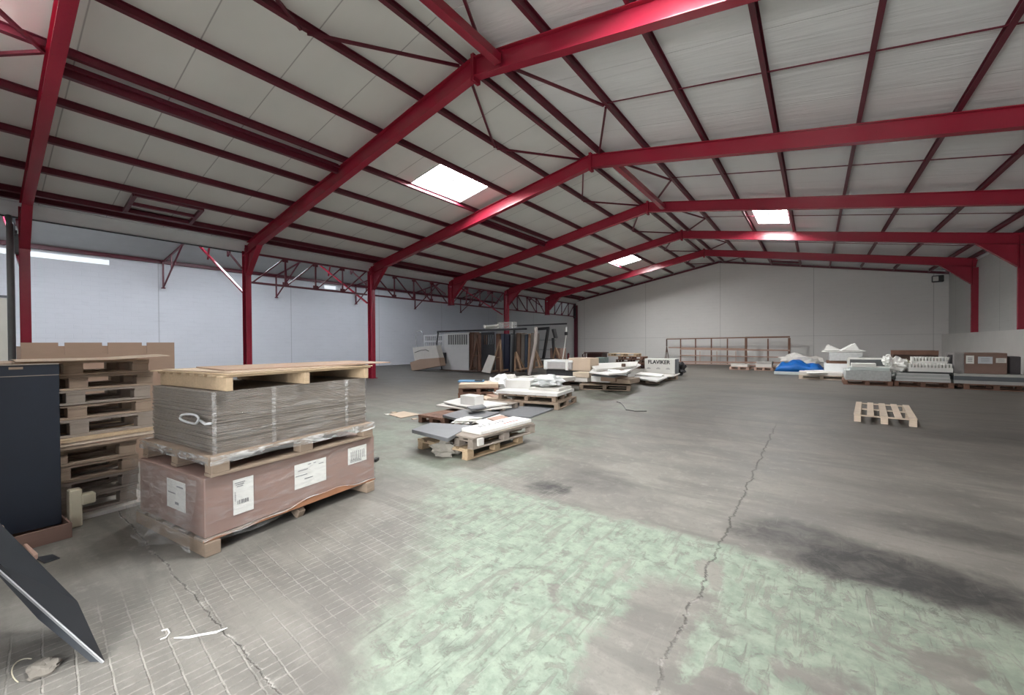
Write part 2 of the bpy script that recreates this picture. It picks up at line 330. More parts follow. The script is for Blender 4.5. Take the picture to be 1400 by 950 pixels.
# roof slopes as slabs with rectangular openings for the skylights
def slope_slab(x0, x1, holes, zf, mat, name, th=.08):
    """a slab between x0..x1, y YB..YW with rectangular openings holes=[(xa,xb,ya,yb)]"""
    xs = sorted({x0, x1, *[h[0] for h in holes], *[h[1] for h in holes]}); ys = sorted({YB, YW+.1, *[h[2] for h in holes], *[h[3] for h in holes]})
    b = B()
    for i in range(len(xs)-1):
        # merge along y where no hole
        run = None
        for j in range(len(ys)-1):
            cx, cy = (xs[i]+xs[i+1])/2, (ys[j]+ys[j+1])/2
            hole = any(h[0] < cx < h[1] and h[2] < cy < h[3] for h in holes)
            if not hole:
                if run is None: run = ys[j]
            if hole or j == len(ys)-2:
                end = ys[j] if hole else ys[j+1]
                if run is not None and end > run:
                    a, c = xs[i], xs[i+1]
                    b.prism([(a, run, zf(a)), (c, run, zf(c)), (c, end, zf(c)), (a, end, zf(a))], (0, 0, th))
                run = None
    return structure(b.done(name, mat))
SKY = [(-9.42, -8.17, -.48, .12), (-9.42, -8.17, 7.72, 9.75), (-9.42, -8.17, 21.45, 23.7)]
SKYR = [(-1.87, -.79, 17.35, 19.45), (-1.87, -.79, 2.9, 4.95)]
ADDED_SKYN = [(-19.7, -18.2, .2, 2.6), (-19.7, -18.2, 6.2, 8.6), (-19.7, -18.2, 14.2, 16.2)]  # unseen nave skylights, added to brighten the left wall
slope_slab(-16.2, XM, SKY, zc, CE_L, 'ceiling')
slope_slab(XM, 6.1, SKYR, zc, CE_R, 'ceiling')
NAVE = plain('nave_roof_sheet', (.40, .41, .41), .6, .12, 2)
slope_slab(XN-.1, -20.1, [], zn, NAVE, 'ceiling')
slope_slab(-20.1, -16.1, ADDED_SKYN, zn, NAVE, 'ceiling')
PANE = emis('daylit_skylight_sheet', (1., 1., 1.), 48.0); PANEN = emis('added_nave_skylight_sheet', (.88, .93, 1.), 16.0)
k_frame = plain('white_skylight_upstand', (.72, .74, .74), .5, .08, 5)
wn = 0
for hs, zf, pm in ((SKY, zc, PANE), (SKYR, zc, PANE), (ADDED_SKYN, zn, PANEN)):
    for (xa, xb, ya, yb) in hs:
        wn += 1
        fr = B()
        for (p, q) in (((xa, ya), (xb, ya)), ((xb, ya), (xb, yb)), ((xb, yb), (xa, yb)), ((xa, yb), (xa, ya))):
            fr.bar((*p, zf(p[0])+.09), (*q, zf(q[0])+.09), .03, .24)
        w = structure(fr.done('window_or_glow_%d' % wn, k_frame))
        B().prism([(xa, ya, zf(xa)+.12), (xb, ya, zf(xb)+.12), (xb, yb, zf(xb)+.12), (xa, yb, zf(xa)+.12)], (0, 0, .02)).done('pane', pm, w)
        hb = B(); cx, cy = (xa+xb)/2, (ya+yb)/2
        hb.box((cx, cy, zf(cx)+.10), (.28, .10, .03)); hb.box((cx-.1, cy-.2, zf(cx-.1)+.10), (.05, .3, .03)); hb.done('opening_mechanism', GRSTEEL, w)
# walls
b = B(); b.prism([(XN-.2, YW, 0), (6.4, YW, 0), (6.4, YW, 5.0), (XM, YW, zc(XM)+.1), (-16.1, YW, 5.1), (-20.1, YW, zn(-20.1)+.1), (XN-.2, YW, 5.4)], (0, .25, 0))
structure(b.done('wall_far', WALL_F))
# left wall; high glowing strips stand in for streaks of sun on it
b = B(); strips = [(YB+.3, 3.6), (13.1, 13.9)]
b.box((XN-.12, (YB+YW)/2, 2.47), (.24, YW-YB+.4, 4.94)); b.box((XN-.12, (YB+YW)/2, 5.45), (.24, YW-YB+.4, .46))
ys = [YB-.2]+[v for s_ in strips for v in s_]+[YW+.2]
for i in range(0, len(ys), 2): b.box((XN-.12, (ys[i]+ys[i+1])/2, 5.08), (.24, ys[i+1]-ys[i], .28))
structure(b.done('wall_left', WALL_L))
SUN_STREAK = emis('glowing_sun_streak', (.93, .96, 1.), .36)
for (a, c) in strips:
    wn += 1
    w = structure(B().box((XN-.10, (a+c)/2, 5.205), (.16, c-a, .03)).box((XN-.10, (a+c)/2, 4.955), (.16, c-a, .03)).done('window_or_glow_%d' % wn, k_frame))
    B().box((XN-.12, (a+c)/2, 5.08), (.02, c-a, .22)).done('pane', SUN_STREAK, w)
# right wall: thick lower plinth wall and recessed upper wall
structure(B().box((5.25+.4, (YB+YW)/2, .93), (.8, YW-YB, 1.86)).done('wall_right_lower', plain('pale_lower_wall', (.55, .54, .51), .8, .12, 1.2, bump=.2)))
structure(B().box((XRW+.12, (YB+YW)/2, 3.4), (.24, YW-YB, 3.1)).done('wall_right', WALL_R))
# rear wall with the open loading door, seen only from elsewhere but letting the daylight in
DX0, DX1, DH = -2.6, .5, 3.4
b = B(); b.box(((XN+DX0)/2, YB-.15, 3.3), (DX0-XN, .3, 6.6)); b.box(((DX1+6.3)/2, YB-.15, 3.3), (6.3-DX1, .3, 6.6)); b.box(((DX0+DX1)/2, YB-.15, (DH+7.2)/2), (DX1-DX0, .3, 7.2-DH))
structure(b.done('wall_rear', WALL_F))
structure(B().box((DX0+.03, YB-.1, DH/2), (.06, .36, DH)).box((DX1-.03, YB-.1, DH/2), (.06, .36, DH)).box(((DX0+DX1)/2, YB-.1, DH-.03), (DX1-DX0-.12, .36, .06)).done('door_1', REDD))
# sliding door on the left wall of the nave
d2 = structure(B().box((XN+.07, .2, 1.65), (.06, 1.5, 3.3), bevel=.01).done('door_2', BEIGE))
B().box((XN+.06, .2, 3.36), (.10, 1.5, .08)).done('door_rail', GRSTEEL, d2)
# beam along the top of the left wall, gutter line of the hall, end purlin on the far wall
structure(B().ibeam((XN+.1, YB, 5.36), (XN+.1, YW, 5.36), .14, .16).done('trim_1', REDD), 'dark red wall-head beam on the left wall')
structure(B().bar((-16.12, YB, 4.745), (-16.12, YW, 4.745), .05, .03).done('trim_2', BLACK), 'thin dark gutter edge along the valley')
structure(B().prism([(-15.45, YB, 4.985), (-15.45, YW, 4.985), (-16.12, YW, 4.765), (-16.12, YB, 4.765)], (0, 0, .02)).done('trim_5', k_frame), 'pale sheet strip sloping down to the valley gutter')
b = B()
b.ibeam((-15.9, YW-.08, zt(-15.9)+.02), (XM, YW-.08, zt(XM)+.02), .1, .12).ibeam((XM, YW-.08, zt(XM)+.02), (XRW, YW-.08, zt(XRW)+.02), .1, .12)
structure(b.done('trim_3', REDD), 'dark red rail following the roof along the far wall')
structure(B().box((XRW-.03, YW/2, zc(XRW)-.12), (.06, YW-YB-3, .12)).done('trim_4', k_frame), 'pale strip under the right eave')
# ================================================================== STEEL FRAMES
names = ['nearest', 'second', 'third', 'fourth', 'fifth', 'sixth and farthest']
COLY = {0: 1, 1: 1, 2: 1, 3: 0, 4: 1, 5: 0}
for i, y in enumerate(FY):
    t = thing('portal_frame', 'red steel portal frame, %s from the camera%s' % (names[i], ', left foot hung on the girder' if not COLY[i] else ', on a left column'), 'steel frame', (XL, y, 0), 0, 'red portal frames of the hall')
    def L(x, z, dy=0): return Vector((x-XL, dy, z))
    h = .36; up = (0, 0, 1)
    # columns
    zb = 0 if COLY[i] else 3.6
    b = B(); cx = XL+.2
    b.box((cx-XL, 0, (zb+4.55)/2), (.30-.03, .012, 4.55-zb)); 
    for s_ in (-1, 1): b.box((cx-XL+s_*.15, 0, (zb+4.75)/2), (.016, .17, 4.75-zb), bevel=.003)
    if COLY[i]: b.box((cx-XL, 0, .012), (.42, .28, .024))
    else: b.box((cx-XL, 0, 3.59), (.36, .2, .03))
    b.done('column', RED, t)
    b = B(); cx2 = 5.42
    b.box((cx2-XL, 0, (1.86+4.6)/2), (.26, .012, 4.6-1.86))
    for s_ in (-1, 1): b.box((cx2-XL+s_*.13, 0, (1.86+4.7)/2), (.016, .10, 4.7-1.86), bevel=.003)
    b.done('column', RED, t)
    for xa, nm in ((XL+.05, 'rafter'), (XRW-.05, 'rafter')):
        b = B(); p = L(xa, zu(xa)+h/2); q = L(XM, zu(XM)+h/2); b.ibeam(p, q, .17, h, .016)
        # apex splice plates
        sg = 1 if xa < XM else -1
        b.box((XM-XL-sg*.02, 0, zu(XM)+h/2-.02), (.03, .20, h+.14)); b.done(nm, RED, t)
    # knee haunches
    for xa, sg in ((XL+.34, 1), (5.30, -1)):
        b = B(); x1 = xa+sg*.95
        zb_ = zu(xa)-.72
        pts = [L(xa, zu(xa)+.05), L(x1, zu(x1)+.02), L(xa+sg*.02, zb_)]
        b.prism([p+Vector((0, -.008, 0)) for p in pts], (0, .016, 0))
        b.bar(L(xa+sg*.02, zb_), L(x1, zu(x1)), .17, .016)
        b.bar(L(xa-sg*.02, zu(xa)+.3), L(xa-sg*.02, zb_-.05), .19, .02, up=(1, 0, 0)); b.done('knee_haunch', RED, t)
# purlins
offL = [.26, 1.5, 2.92, 4.36, 5.78, 7.18, 8.55, 9.85, 10.22]
offR = [.26, 1.55, 2.98, 4.42, 5.8, 7.15, 8.5, 9.85, 10.45]
ordn = ['first', 'second', 'third', 'fourth', 'fifth', 'sixth', 'seventh', 'eighth', 'ninth and lowest']
for sg, offs in ((-1, offL), (1, offR)):
    for i, o_ in enumerate(offs):
        x = XM+sg*o_; z = zt(x)+.075
        b = B(); upv = Vector((sg*SL, 0, 1)).normalized()
        b.ibeam((x, YB+.02, z), (x, YW-.14, z), .075, .15, .012, up=upv)
        solo(b, 'purlin', REDD, 'dark red roof purlin, %s below the ridge on the %s slope' % (ordn[i], 'left' if sg < 0 else 'right'), 'purlin', 'roof purlins on the %s slope' % ('left' if sg < 0 else 'right'))
# heavier struts between frames in the braced bays
for (a, c, w) in ((0, 1, 'the nearest two frames'), (2, 3, 'the third and fourth frames')):
    ya, yc = FY[a]+.1, FY[c]-.1
    x = XM-4.62; z = zt(x)-.06
    solo(B().chan((x, ya, z), (x, yc, z), .10, .22, .012, side=-1).bar((x+.13, ya, z+.02), (x+.13, yc, z+.02), .06, .05), 'eaves_strut', REDD, 'deep dark red channel strut beside the fourth left purlin, between %s' % w, 'steel strut', 'channel struts of the left slope')
    x = XM+.62; z = zt(x)-.22
    solo(B().bar((x, ya, z), (x, yc, z), .14, .16), 'ridge_strut', RED, 'square red strut under the ridge, between %s' % w, 'steel strut', 'ridge struts')
# thin bracing near the ridge: V shapes in every bay
bays = [(YB, FY[0])]+[(FY[i], FY[i+1]) for i in range(5)]+[(FY[5], YW-.2)]
bn = ['behind the nearest frame', 'in the first bay', 'in the second bay', 'in the third bay', 'in the fourth bay', 'in the fifth bay', 'in the last bay by the far wall']
for j, (ya, yc) in enumerate(bays):
    if j == 0: continue
    for sg in (-1, 1):
        x1 = XM+sg*.3; x2 = XM+sg*1.5; ym = (ya+yc)/2
        b = B(); b.bar((x1, ya+.12, zt(x1)-.02), (x2, ym-.05, zt(x2)-.02), .045, .045); b.bar((x2, ym+.05, zt(x2)-.02), (x1, yc-.12, zt(x1)-.02), .045, .045)
        solo(b, 'ridge_brace', REDD, 'thin dark red V-shaped brace off the ridge, %s slope, %s' % ('left' if sg < 0 else 'right', bn[j].replace(' by the far wall', '')), 'brace', 'V braces along the ridge')
for j, (ya, yc) in enumerate(bays):
    if j == 0: continue
    ym = (ya+yc)/2
    p = XM+1.55; q = XM+9.85
    solo(B().bar((p, ym, zt(p)+.05), (q, ym, zt(q)+.05), .02, .02), 'sag_rod', REDD, 'thin rod tying the right slope purlins together, %s' % bn[j], 'tie rod', 'sag rods of the right slope')
# framed opening on the left slope, bay one
b = B()
for x in (-13.78, -14.35, -14.86): b.bar((x, 2.5, zt(x)+.03), (x, 3.95, zt(x)+.03), .09, .09)
for y in (2.52, 3.93): b.bar((-13.78, y, zt(-13.78)+.03), (-14.9, y, zt(-14.9)+.03), .09, .09)
solo(b, 'trimmer_frame', REDD, 'small ladder-like red trimmer frame set between the two lowest left purlins', 'steel frame')
b = B()
for x in (XM+2.98, XM+4.42): b.bar((x, 27.2, zt(x)-.02), (x, 29.6, zt(x)-.02), .09, .1)
for y in (27.25, 28.4, 29.5): b.bar((XM+2.98, y, zt(XM+2.98)-.02), (XM+4.42, y, zt(XM+4.42)-.02), .09, .1)
solo(b, 'trimmer_frame', REDD, 'small red trimmer frame on the right slope close to the far wall', 'steel frame')
# ---- lattice girder over the column row
gy = [FY[1]+.02]+[FY[i] for i in (2, 3, 4, 5)]+[YW-.1]
zg0, zg1 = 3.69, 4.70; gx = XL+.10
gn = ['second and third', 'third and fourth', 'fourth and fifth', 'fifth and sixth', 'sixth frame and the far wall']
for j in range(5):
    ya, yc = gy[j]+.16, gy[j+1]-.16
    t = thing('lattice_girder', 'dark red lattice girder over the column row between the %s%s' % (gn[j], ' frames' if j < 4 else ''), 'girder', (gx, ya, zg0), 0, 'lattice girders over the left column row')
    def G(y, z): return Vector((0, y-ya, z-zg0))
    B().bar(G(ya, zg0), G(yc, zg0), .08, .07).done('bottom_chord', REDD, t)
    B().bar(G(ya, zg1), G(yc, zg1), .08, .07).done('top_chord', REDD, t)
    n = 4; st = (yc-ya)/n
    for k in range(n+1):
        y = ya+st*k
        if 0 < k < n:
            B().bar(G(y, zg0), G(y, zg1), .05, .05, up=(0, 1, 0)).box((0, y-ya, .06), (.02, .2, .16)).box((0, y-ya, zg1-zg0-.06), (.02, .2, .14)).done('web_post', REDD, t)
        if k < n:
            (a, c) = ((zg0, zg1)) if (k % 1 == 0 and (j % 2 == 0)) else (zg1, zg0)
            B().bar(G(y+.03, a), G(y+st-.03, c), .045, .045, up=(1, 0, 0)).done('web_diagonal', REDD, t)
    if j == 4: B().box((0, yc-ya, (zg1-zg0)/2-.05), (.2, .12, zg1-zg0+.2)).done('bearing_plate', BLACK, t)
solo(B().ibeam((XL+.2, YW-.25, 0), (XL+.2, YW-.25, 4.6), .17, .26, up=(1, 0, 0)), 'wall_post', REDD, 'dark steel post in the far left corner carrying the end of the lattice girder', 'column')
# ---- trusses of the left nave
for i, y in enumerate(FY[:6]):
    t = thing('nave_truss', 'dark red truss of the left nave, %s from the camera' % names[i], 'truss', (XN+.12, y-.38, 4.15), .046, 'nave trusses beyond the column row')
    def T(x, z): return Vector((x-XN-.12, 0, z-4.15))
    xr = -16.15
    B().bar(T(XN+.12, zn(XN)-.08), T(-20.1, zn(-20.1)-.1), .06, .07).bar(T(-20.1, zn(-20.1)-.1), T(xr, zn(xr)-.1), .06, .07).done('top_chord', REDD, t)
    B().bar(T(XN+.16, 4.15), T(XN+.16, 5.35), .06, .06, up=(1, 0, 0)).box((.05, 0, .0), (.14, .12, .05)).box((.05, 0, 1.2), (.16, .1, .16)).done('end_post', REDD, t)
    B().bar(T(XN+.2, 4.2), T(-21.7, zn(-21.7)-.12), .05, .05).done('knee_strut', REDD, t); B().bar(T(-16.1, 4.2), T(-18.4, zn(-18.4)-.12), .05, .05).done('knee_strut', REDD, t)
    B().bar(T(-23.0, 4.85), T(-23.0, zn(-23.0)-.12), .045, .045, up=(1, 0, 0)).done('web_post', REDD, t); B().bar(T(-17.2, 4.75), T(-17.2, zn(-17.2)-.12), .045, .045, up=(1, 0, 0)).bar(T(-17.2, 4.75), T(-16.4, zn(-16.4)-.14), .045, .045).done('web_post', REDD, t)
    if COLY[i]:
        B().bar(T(-16.0, 3.35), T(-20.6, zn(-20.6)-.15), .07, .06).bar(T(-19.0, 4.85), T(-18.7, zn(-18.7)-.12), .05, .05, up=(1, 0, 0)).done('column_brace', RED, t)
# downpipe at the right, heater on the far wall
b = B(); b.tube([(5.42, FY[5]+.30, 1.86), (5.42, FY[5]+.30, 4.55)], .05, 10)
solo(b, 'rain_pipe', plain('pale_grey_pipe', (.45, .45, .47), .5, .08, 4), 'pale grey vertical pipe beside the far right column', 'pipe', smooth=True)
t = thing('security_lamp', 'small dark flood lamp high in the far right corner', 'lamp', (5.05, 29.85, 4.5))
B().box((0, -.12, .2), (.42, .2, .34), bevel=.02).done('housing', BLACK, t); B().box((-.09, -.225, .2), (.2, .02, .24), bevel=.01).done('lens', OFFW, t); B().box((.0, .02, .2), (.08, .12, .08)).done('bracket', GRSTEEL, t)
solo(B().tube([(-15.86, .60, 0), (-15.86, .60, 4.5), (-16.0, .58, 4.72)], .065, 10), 'rain_pipe', plain('dark_grey_pipe', (.20, .215, .215), .5, .2, 3), 'dark grey pipe running down beside the nearest left column', 'pipe', smooth=True)
for q in ((XM-2.95, YB+.02), (XM-5.75, YB+.02)):
    solo(B().bar((XM-4.4, FY[0]-.1, zt(XM-4.4)-.03), (q[0], q[1], zt(q[0])-.03), .05, .05), 'roof_brace', REDD, 'thin dark red brace behind the nearest frame, the one %s' % ('rising towards the ridge' if q[0] > XM-4 else 'falling towards the eave'), 'brace')
# cable boxes near the first column
t = thing('switch_box', 'dark grey junction box with dangling cable behind the nearest left column', 'junction box', (-16.9, .70, 3.9))
B().box((0, 0, .3), (.35, .2, .5), bevel=.01).box((.3, 0, .55), (.3, .08, .08)).box((0, 0, .75), (.06, .06, .5)).done('box', GRSTEEL, t)
B().tube([(-.1, -.02, .06), (-.13, -.02, -.2), (-.05, -.03, -.45), (.05, -.03, -.3), (.1, -.02, .06)], .012, 6).done('cable', BLACK, t)
# ================================================================== PALLETS AND GOODS
PM = {}
def pallet(label, loc, rz, L=1.2, W=.8, H=.144, mat=None, group='wooden pallets', boards=5, flip=False, open_top=False, par=None, rx=0., ry=0.):
    """block pallet: local x along L from 0, local y along W from 0"""
    mat = mat or W_TAN
    key = (round(L, 2), round(W, 2), round(H, 3), mat.name, boards, open_top)
    t = thing('pallet', label, 'pallet', loc, rz, group, rx, ry)
    th = H*.153; bh = H-3*th; bw = .10
    if key not in PM:
        P = []
        b = B(); wb = W*.145 if not open_top else W*.12
        ys_ = [wb/2+(W-wb)*k/(boards-1) for k in range(boards)]
        for y in ys_: b.box((L/2, y, H-th/2), (L, wb, th*.96), bevel=.002)
        P.append(('deck_board_set', b.mesh('deck', mat)))
        for x in (bw/2+.01, L/2, L-bw/2-.01): P.append(('cross_board', B().box((x, W/2, H-1.5*th), (.12, W, th*.98), bevel=.002).mesh('cross', mat)))
        for x in (bw/2+.015, L/2, L-bw/2-.015):
            for y in (.05, W/2, W-.05):
                P.append(('block', B().box((x, y, th+bh/2), (.12, .10, bh), bevel=.004).mesh('block', mat)))
        for y in (.05, W/2, W-.05): P.append(('bottom_board', B().box((L/2, y, th/2), (L, .10, th), bevel=.002).mesh('skid', mat)))
        PM[key] = P
    for nm, me in PM[key]: link(nm, me, t)
    return t
def pal2(label, a, bb, W, **k):
    """pallet whose front long edge runs from floor point a (left) to b (right), depth W away from the camera"""
    a = Vector(a); bb = Vector(bb); d = bb-a; rz = math.atan2(d.y, d.x); return pallet(label, (a.x, a.y, a.z), rz, L=math.hypot(d.x, d.y), W=W, **k)
def slab(name, mat, label, cat, pts, z, t, group=None, bev=.004):
    """flat board: corner pixels read at its top height z, thickness t downwards"""
    P = [F(px, py, z) for px, py in pts]; b = B(); b.prism(P, (0, 0, -t))
    if bev: bmesh.ops.bevel(b.bm, geom=list(b.bm.edges), offset=min(bev, t*.25), segments=1, affect='EDGES')
    return solo(b, name, mat, label, cat, group)
def fbox(name, mat, label, cat, x0, x1, yt, yb, Y, dep, group=None, bev=.01, ry=0., th=None):
    """box whose front face fills px x0..x1, rows yt..yb on the plane y=Y"""
    xm = (x0+x1)/2; p0 = V(x0, (yt+yb)/2, Y); p1 = V(x1, (yt+yb)/2, Y); z1 = V(xm, yt, Y).z; z0 = max(0, V(xm, yb, Y).z)
    b = B().box(((p0.x+p1.x)/2, Y+dep/2, (z0+z1)/2), (p1.x-p0.x, dep, z1-z0), bevel=bev)
    return solo(b, name, mat, label, cat, group)
# ---------------- big wrapped pile
O = Vector((-3.43, .97, 0)); ANG = math.radians(97.3)
U = Vector((math.cos(ANG), math.sin(ANG), 0)); Vv = Vector((-math.sin(ANG), math.cos(ANG), 0))
def LP(u, v, z): return O+U*u+Vv*v+Vector((0, 0, z))
def wrinkled_shell(b, u0, u1, v0, v1, z0, z1, amp, seed, nz=14, n=36, bottom_wave=.03):
    rnd = random.Random(seed); ph = [rnd.uniform(0, 6.28) for _ in range(12)]
    per = 2*((u1-u0)+(v1-v0)); r = .03
    def pt(s, q):
        d = s*per; a = u1-u0; c = v1-v0
        if d < a: x, y, nx, ny = u0+d, v0, 0, -1
        elif d < a+c: x, y, nx, ny = u1, v0+d-a, 1, 0
        elif d < 2*a+c: x, y, nx, ny = u1-(d-a-c), v1, 0, 1
        else: x, y, nx, ny = u0, v1-(d-2*a-c), -1, 0
        w = math.sin(d*9+ph[0]+q*5)*math.sin(q*11+ph[1]+d*3)+.6*math.sin(d*23+ph[2]-q*9)+.4*math.sin(q*31+d*7+ph[3])
        w = .3+.35*max(0, w)
        zz = z0+(z1-z0)*q+(1-q)*bottom_wave*(math.sin(d*4+ph[4])+.5*math.sin(d*11+ph[5]))
        return Vector((x+nx*amp*w, y+ny*amp*w, zz))
    b.grid(pt, n*4, nz)
    return b
def lbl(b_list, face, s, z, w, h): pass
# bottom pallet: bearers across (v) with long boards
t = thing('pallet', 'long low wooden pallet on the floor under the long pink-brown carton', 'pallet', O, ANG, 'wooden pallets')
for k, x in enumerate((.05, .75, 1.46)):
    if k == 1: B().box((x, .10, .045), (.06, .10, .085), rx=.5, bevel=.004).done('loose_block', W_TAN, t)
    else: B().box((x, .59, .05), (.10, 1.18, .098), bevel=.004).done('bearer', W_TAN, t)
b = B()
for y in (.10, .35, .6, .85, 1.1): b.box((.755, y, .109), (1.51, .13, .018), bevel=.003)
b.done('deck_board_set', W_GREY, t)
t = thing('carton', 'long pink-brown carton with white labels wrapped in clear film, bottom of the near pile', 'box', LP(0, 0, .12), ANG)
B().box((.78, .59, .215), (1.53, 1.10, .43), bevel=.006).done('box_body', CARD_P, t)
def label_part(u0, u1, z0, z1, parent, v=.035, kind=0):
    w, h = u1-u0, z1-z0
    lb = B().box(((u0+u1)/2, v, (z0+z1)/2), (w, .003, h)).done('shipping_label', PAPER, parent)
    b = B()
    rnd = random.Random(int(u0*100))
    if kind == 0:
        for i in range(3): b.box((u0+w*.32, v-.003, z1-h*(.10+.055*i)), (w*(.5-.1*i), .002, h*.022))
        for i in range(22):
            if rnd.random() < .72: b.box((u0+w*(.18+.026*i), v-.003, z0+h*.34), (w*.014, .002, h*.11))
        for i in range(9): b.box((u0+w*.09, v-.003, z0+h*(.40+.03*i)), (w*.06, .002, h*.012))
    elif kind == 1:
        for (x, z, l) in ((.45, .9, .1), (.62, .9, .08), (.25, .72, .3), (.83, .8, .16), (.2, .52, .36), (.42, .34, .26)): b.box((u0+w*x, v-.003, z0+h*z), (w*l, .002, h*.03))
    else:
        for i in range(8): b.box((u0+w*(.15+.1*i), v-.003, z0+h*.5), (w*.03, .002, h*.5))
        for i in range(3): b.box((u0+w*.4, v-.003, z0+h*(.1+.06*i)), (w*.6, .002, h*.02))
    b.done('printed_text', GREYINK, lb)
T0 = .12
label_part(.20, .345, .22-T0, .485-T0, t, kind=0); label_part(.68, .98, .26-T0, .47-T0, t, kind=1); label_part(1.22, 1.44, .33-T0, .49-T0, t, kind=2)
# label on the end face
e = B().box((.012, .47, .24), (.003, .30, .22)).done('shipping_label', PAPER, t)
B().box((.009, .40, .31), (.002, .1, .012)).box((.009, .53, .25), (.002, .12, .01)).box((.009, .45, .18), (.002, .06, .02)).done('printed_text', GREYINK, e)
b = B(); wrinkled_shell(b, .008, 1.552, .033, 1.147, -.03, .435, .012, 3, 12, 30, .022); b.done('stretch_film', FILM, t, True)
b = B(); n_ = 40
top = [(.0+1.54*i/n_, .022, -.012+.055*math.exp(-((i/n_-.62)/.22)**2)+.008*math.sin(i*.7)) for i in range(n_+1)]
bot = [(1.54*(1-i/n_), .022, -.018) for i in range(n_+1)]
b.prism(top+bot, (0, .010, 0)); b.done('exposed_carton_edge', plain('orange_brown_board', (.36, .17, .09), .7, .2, 5), t)
b = B(); b.tube([(x, y_-.006, z_+.002) for x, y_, z_ in top], .0035, 6); b.done('film_hem', FILM2, t, True)
# loose film skirt hanging from the end of the carton
b = B()
def skirt(s, q):
    v = .06+s*1.12; bulge = .05+.10*math.sin(s*math.pi)**2*(1-q)
    return Vector((-.015-bulge*(.3+.7*(1-q))-.012*math.sin(s*31+q*6), v, -.07+.5*q+.03*math.sin(s*9)*(1-q)))
b.grid(skirt, 40, 14); b.done('film_skirt', FILM4, t, True)
# upper pallet
t = pallet('wrapped pallet carrying the cardboard sheets, on top of the long carton', LP(.04, -.0, .556), ANG, 1.46, 1.16, .145, W_TAN, boards=7)
b = B(); wrinkled_shell(b, -.012, 1.475, -.012, 1.172, .088, .150, .02, 9, 3, 40, .006); b.done('stretch_film', FILM2, t, True)
# stack of flat cartons
base = LP(.10, .06, .702)
t = thing('cardboard_sheet_stack', 'thick block of flat cardboard sheets wrapped in clear film in the near pile', 'cardboard', base, ANG)
b = B(); rnd = random.Random(5)
SU, SV, SH = 1.36, 1.06, .455
n = 46
for i in range(n):
    j1, j2 = rnd.uniform(-.006, .006), rnd.uniform(-.006, .006)
    b.box((SU/2+j1, SV/2+j2, SH*(i+.5)/n), (SU-rnd.uniform(0, .012), SV-rnd.uniform(0, .012), SH/n*.72))
b.done('sheet_set', card('stacked_board_edges', (.25, .212, .178)), t)
b = B(); wrinkled_shell(b, -.005, SU+.005, -.005, SV+.005, -.005, SH+.005, .010, 21, 14, 34, .0); b.done('stretch_film', FILM, t, True)
b = B(); lp = [(-.035-.01*math.sin(k*.9), .30+.11*math.cos(k*math.pi/8)*1.3, .24+.035*math.sin(k*math.pi/8)) for k in range(17)]; b.tube(lp, .009, 6)
b.tube([(-.03, .16, .24), (-.03, .08, .22), (-.025, .01, .23)], .010, 6); b.done('film_loop', PLASTIC, t, True)
b = B(); b.box((-.014, -.014, SH/2), (.02, .02, SH)); b.done('corner_film_ridge', FILM3, t)
for u_ in (.42, 1.12): B().box((u_, -.010, SH/2), (.03, .004, SH)).done('film_band', FILM3, t)
# inverted pale pallet with three stringers
t = thing('pallet', 'pale yellow stringer pallet on top of the film-wrapped sheets', 'pallet', LP(.15, .0, 1.16), ANG, 'wooden pallets')
for x in (.025, .64, 1.28): B().box((x, .56, .05), (.045, 1.10, .10), bevel=.003).done('stringer', W_NEW, t)
b = B()
for k in range(8): b.box((.66, .06+k*.142, .108), (1.36, .085, .014), bevel=.002)
b.done('deck_board_set', W_NEW, t)
def lslab(name, mat, label, cat, pts, z, th, group=None, tilt=0.):
    b = B(); b.prism([LP(u, v, z+tilt*u) for u, v in pts], (0, 0, th)); return solo(b, name, mat, label, cat, group)
lslab('plywood_sheet', W_NEW, 'pale plywood sheet lying on the yellow stringer pallet', 'board', [(.16, .0), (1.50, .0), (1.50, 1.10), (.10, 1.16)], 1.277, .010)
lslab('cardboard_sheet', CARD_L, 'light cardboard sheet on the plywood atop the near pile', 'board', [(.20, .04), (1.46, .06), (1.48, .95), (.12, .98)], 1.289, .010)
lslab('cardboard_sheet', CARD, 'brown cardboard sheet, topmost of the near pile, jutting out to the right', 'board', [(.22, .18), (1.72, -.02), (1.80, .75), (.34, .92)], 1.301, .010, tilt=.0)
solo(B().prism([LP(.0, .03, 1.17), LP(-.04, 1.10, 1.17), LP(-.06, 1.12, 1.265), LP(-.03, 1.05, 1.27)], (.0, -.015, 0)), 'paper_scrap', OFFW, 'torn pale strip stuck on the end of the yellow pallet', 'paper') if False else None
# ---------------- tall pallet tower on the left
PR = F(190, 691); aT = math.radians(96.0)
UT = Vector((math.cos(aT), math.sin(aT), 0))
zz = 0.03; tower = [
    (.144, W_GREY, 'weathered grey'), (.144, W_GREY, 'weathered grey'), (.144, W_TAN, 'tan'), (.144, W_TAN, 'tan'), (.0, None, None), (.15, W_GREY, 'weathered grey'),
    (.125, W_TAN, 'tan'), (.125, W_GREY, 'weathered grey'), (.125, W_TAN, 'tan'), (.125, W_TAN, 'tan')]
posn = ['bottom pallet of the tall tower beside the navy panel', 'second pallet from the floor in the tall tower', 'third pallet from the floor in the tall tower', 'fourth pallet from the floor, under the plank bundle of the tower', '', 'pallet resting on the plank bundle of the tall tower',
        'fourth pallet from the top of the tall tower', 'third pallet from the top of the tall tower', 'second pallet from the top of the tall tower', 'topmost pallet of the tall tower by the navy panel']
solo(B().box((PR.x-.40, PR.y-.42, .015), (.86, 1.0, .03), rz=.1), 'base_board', OFFW, 'pale-edged board on the floor under the tall pallet tower', 'board')
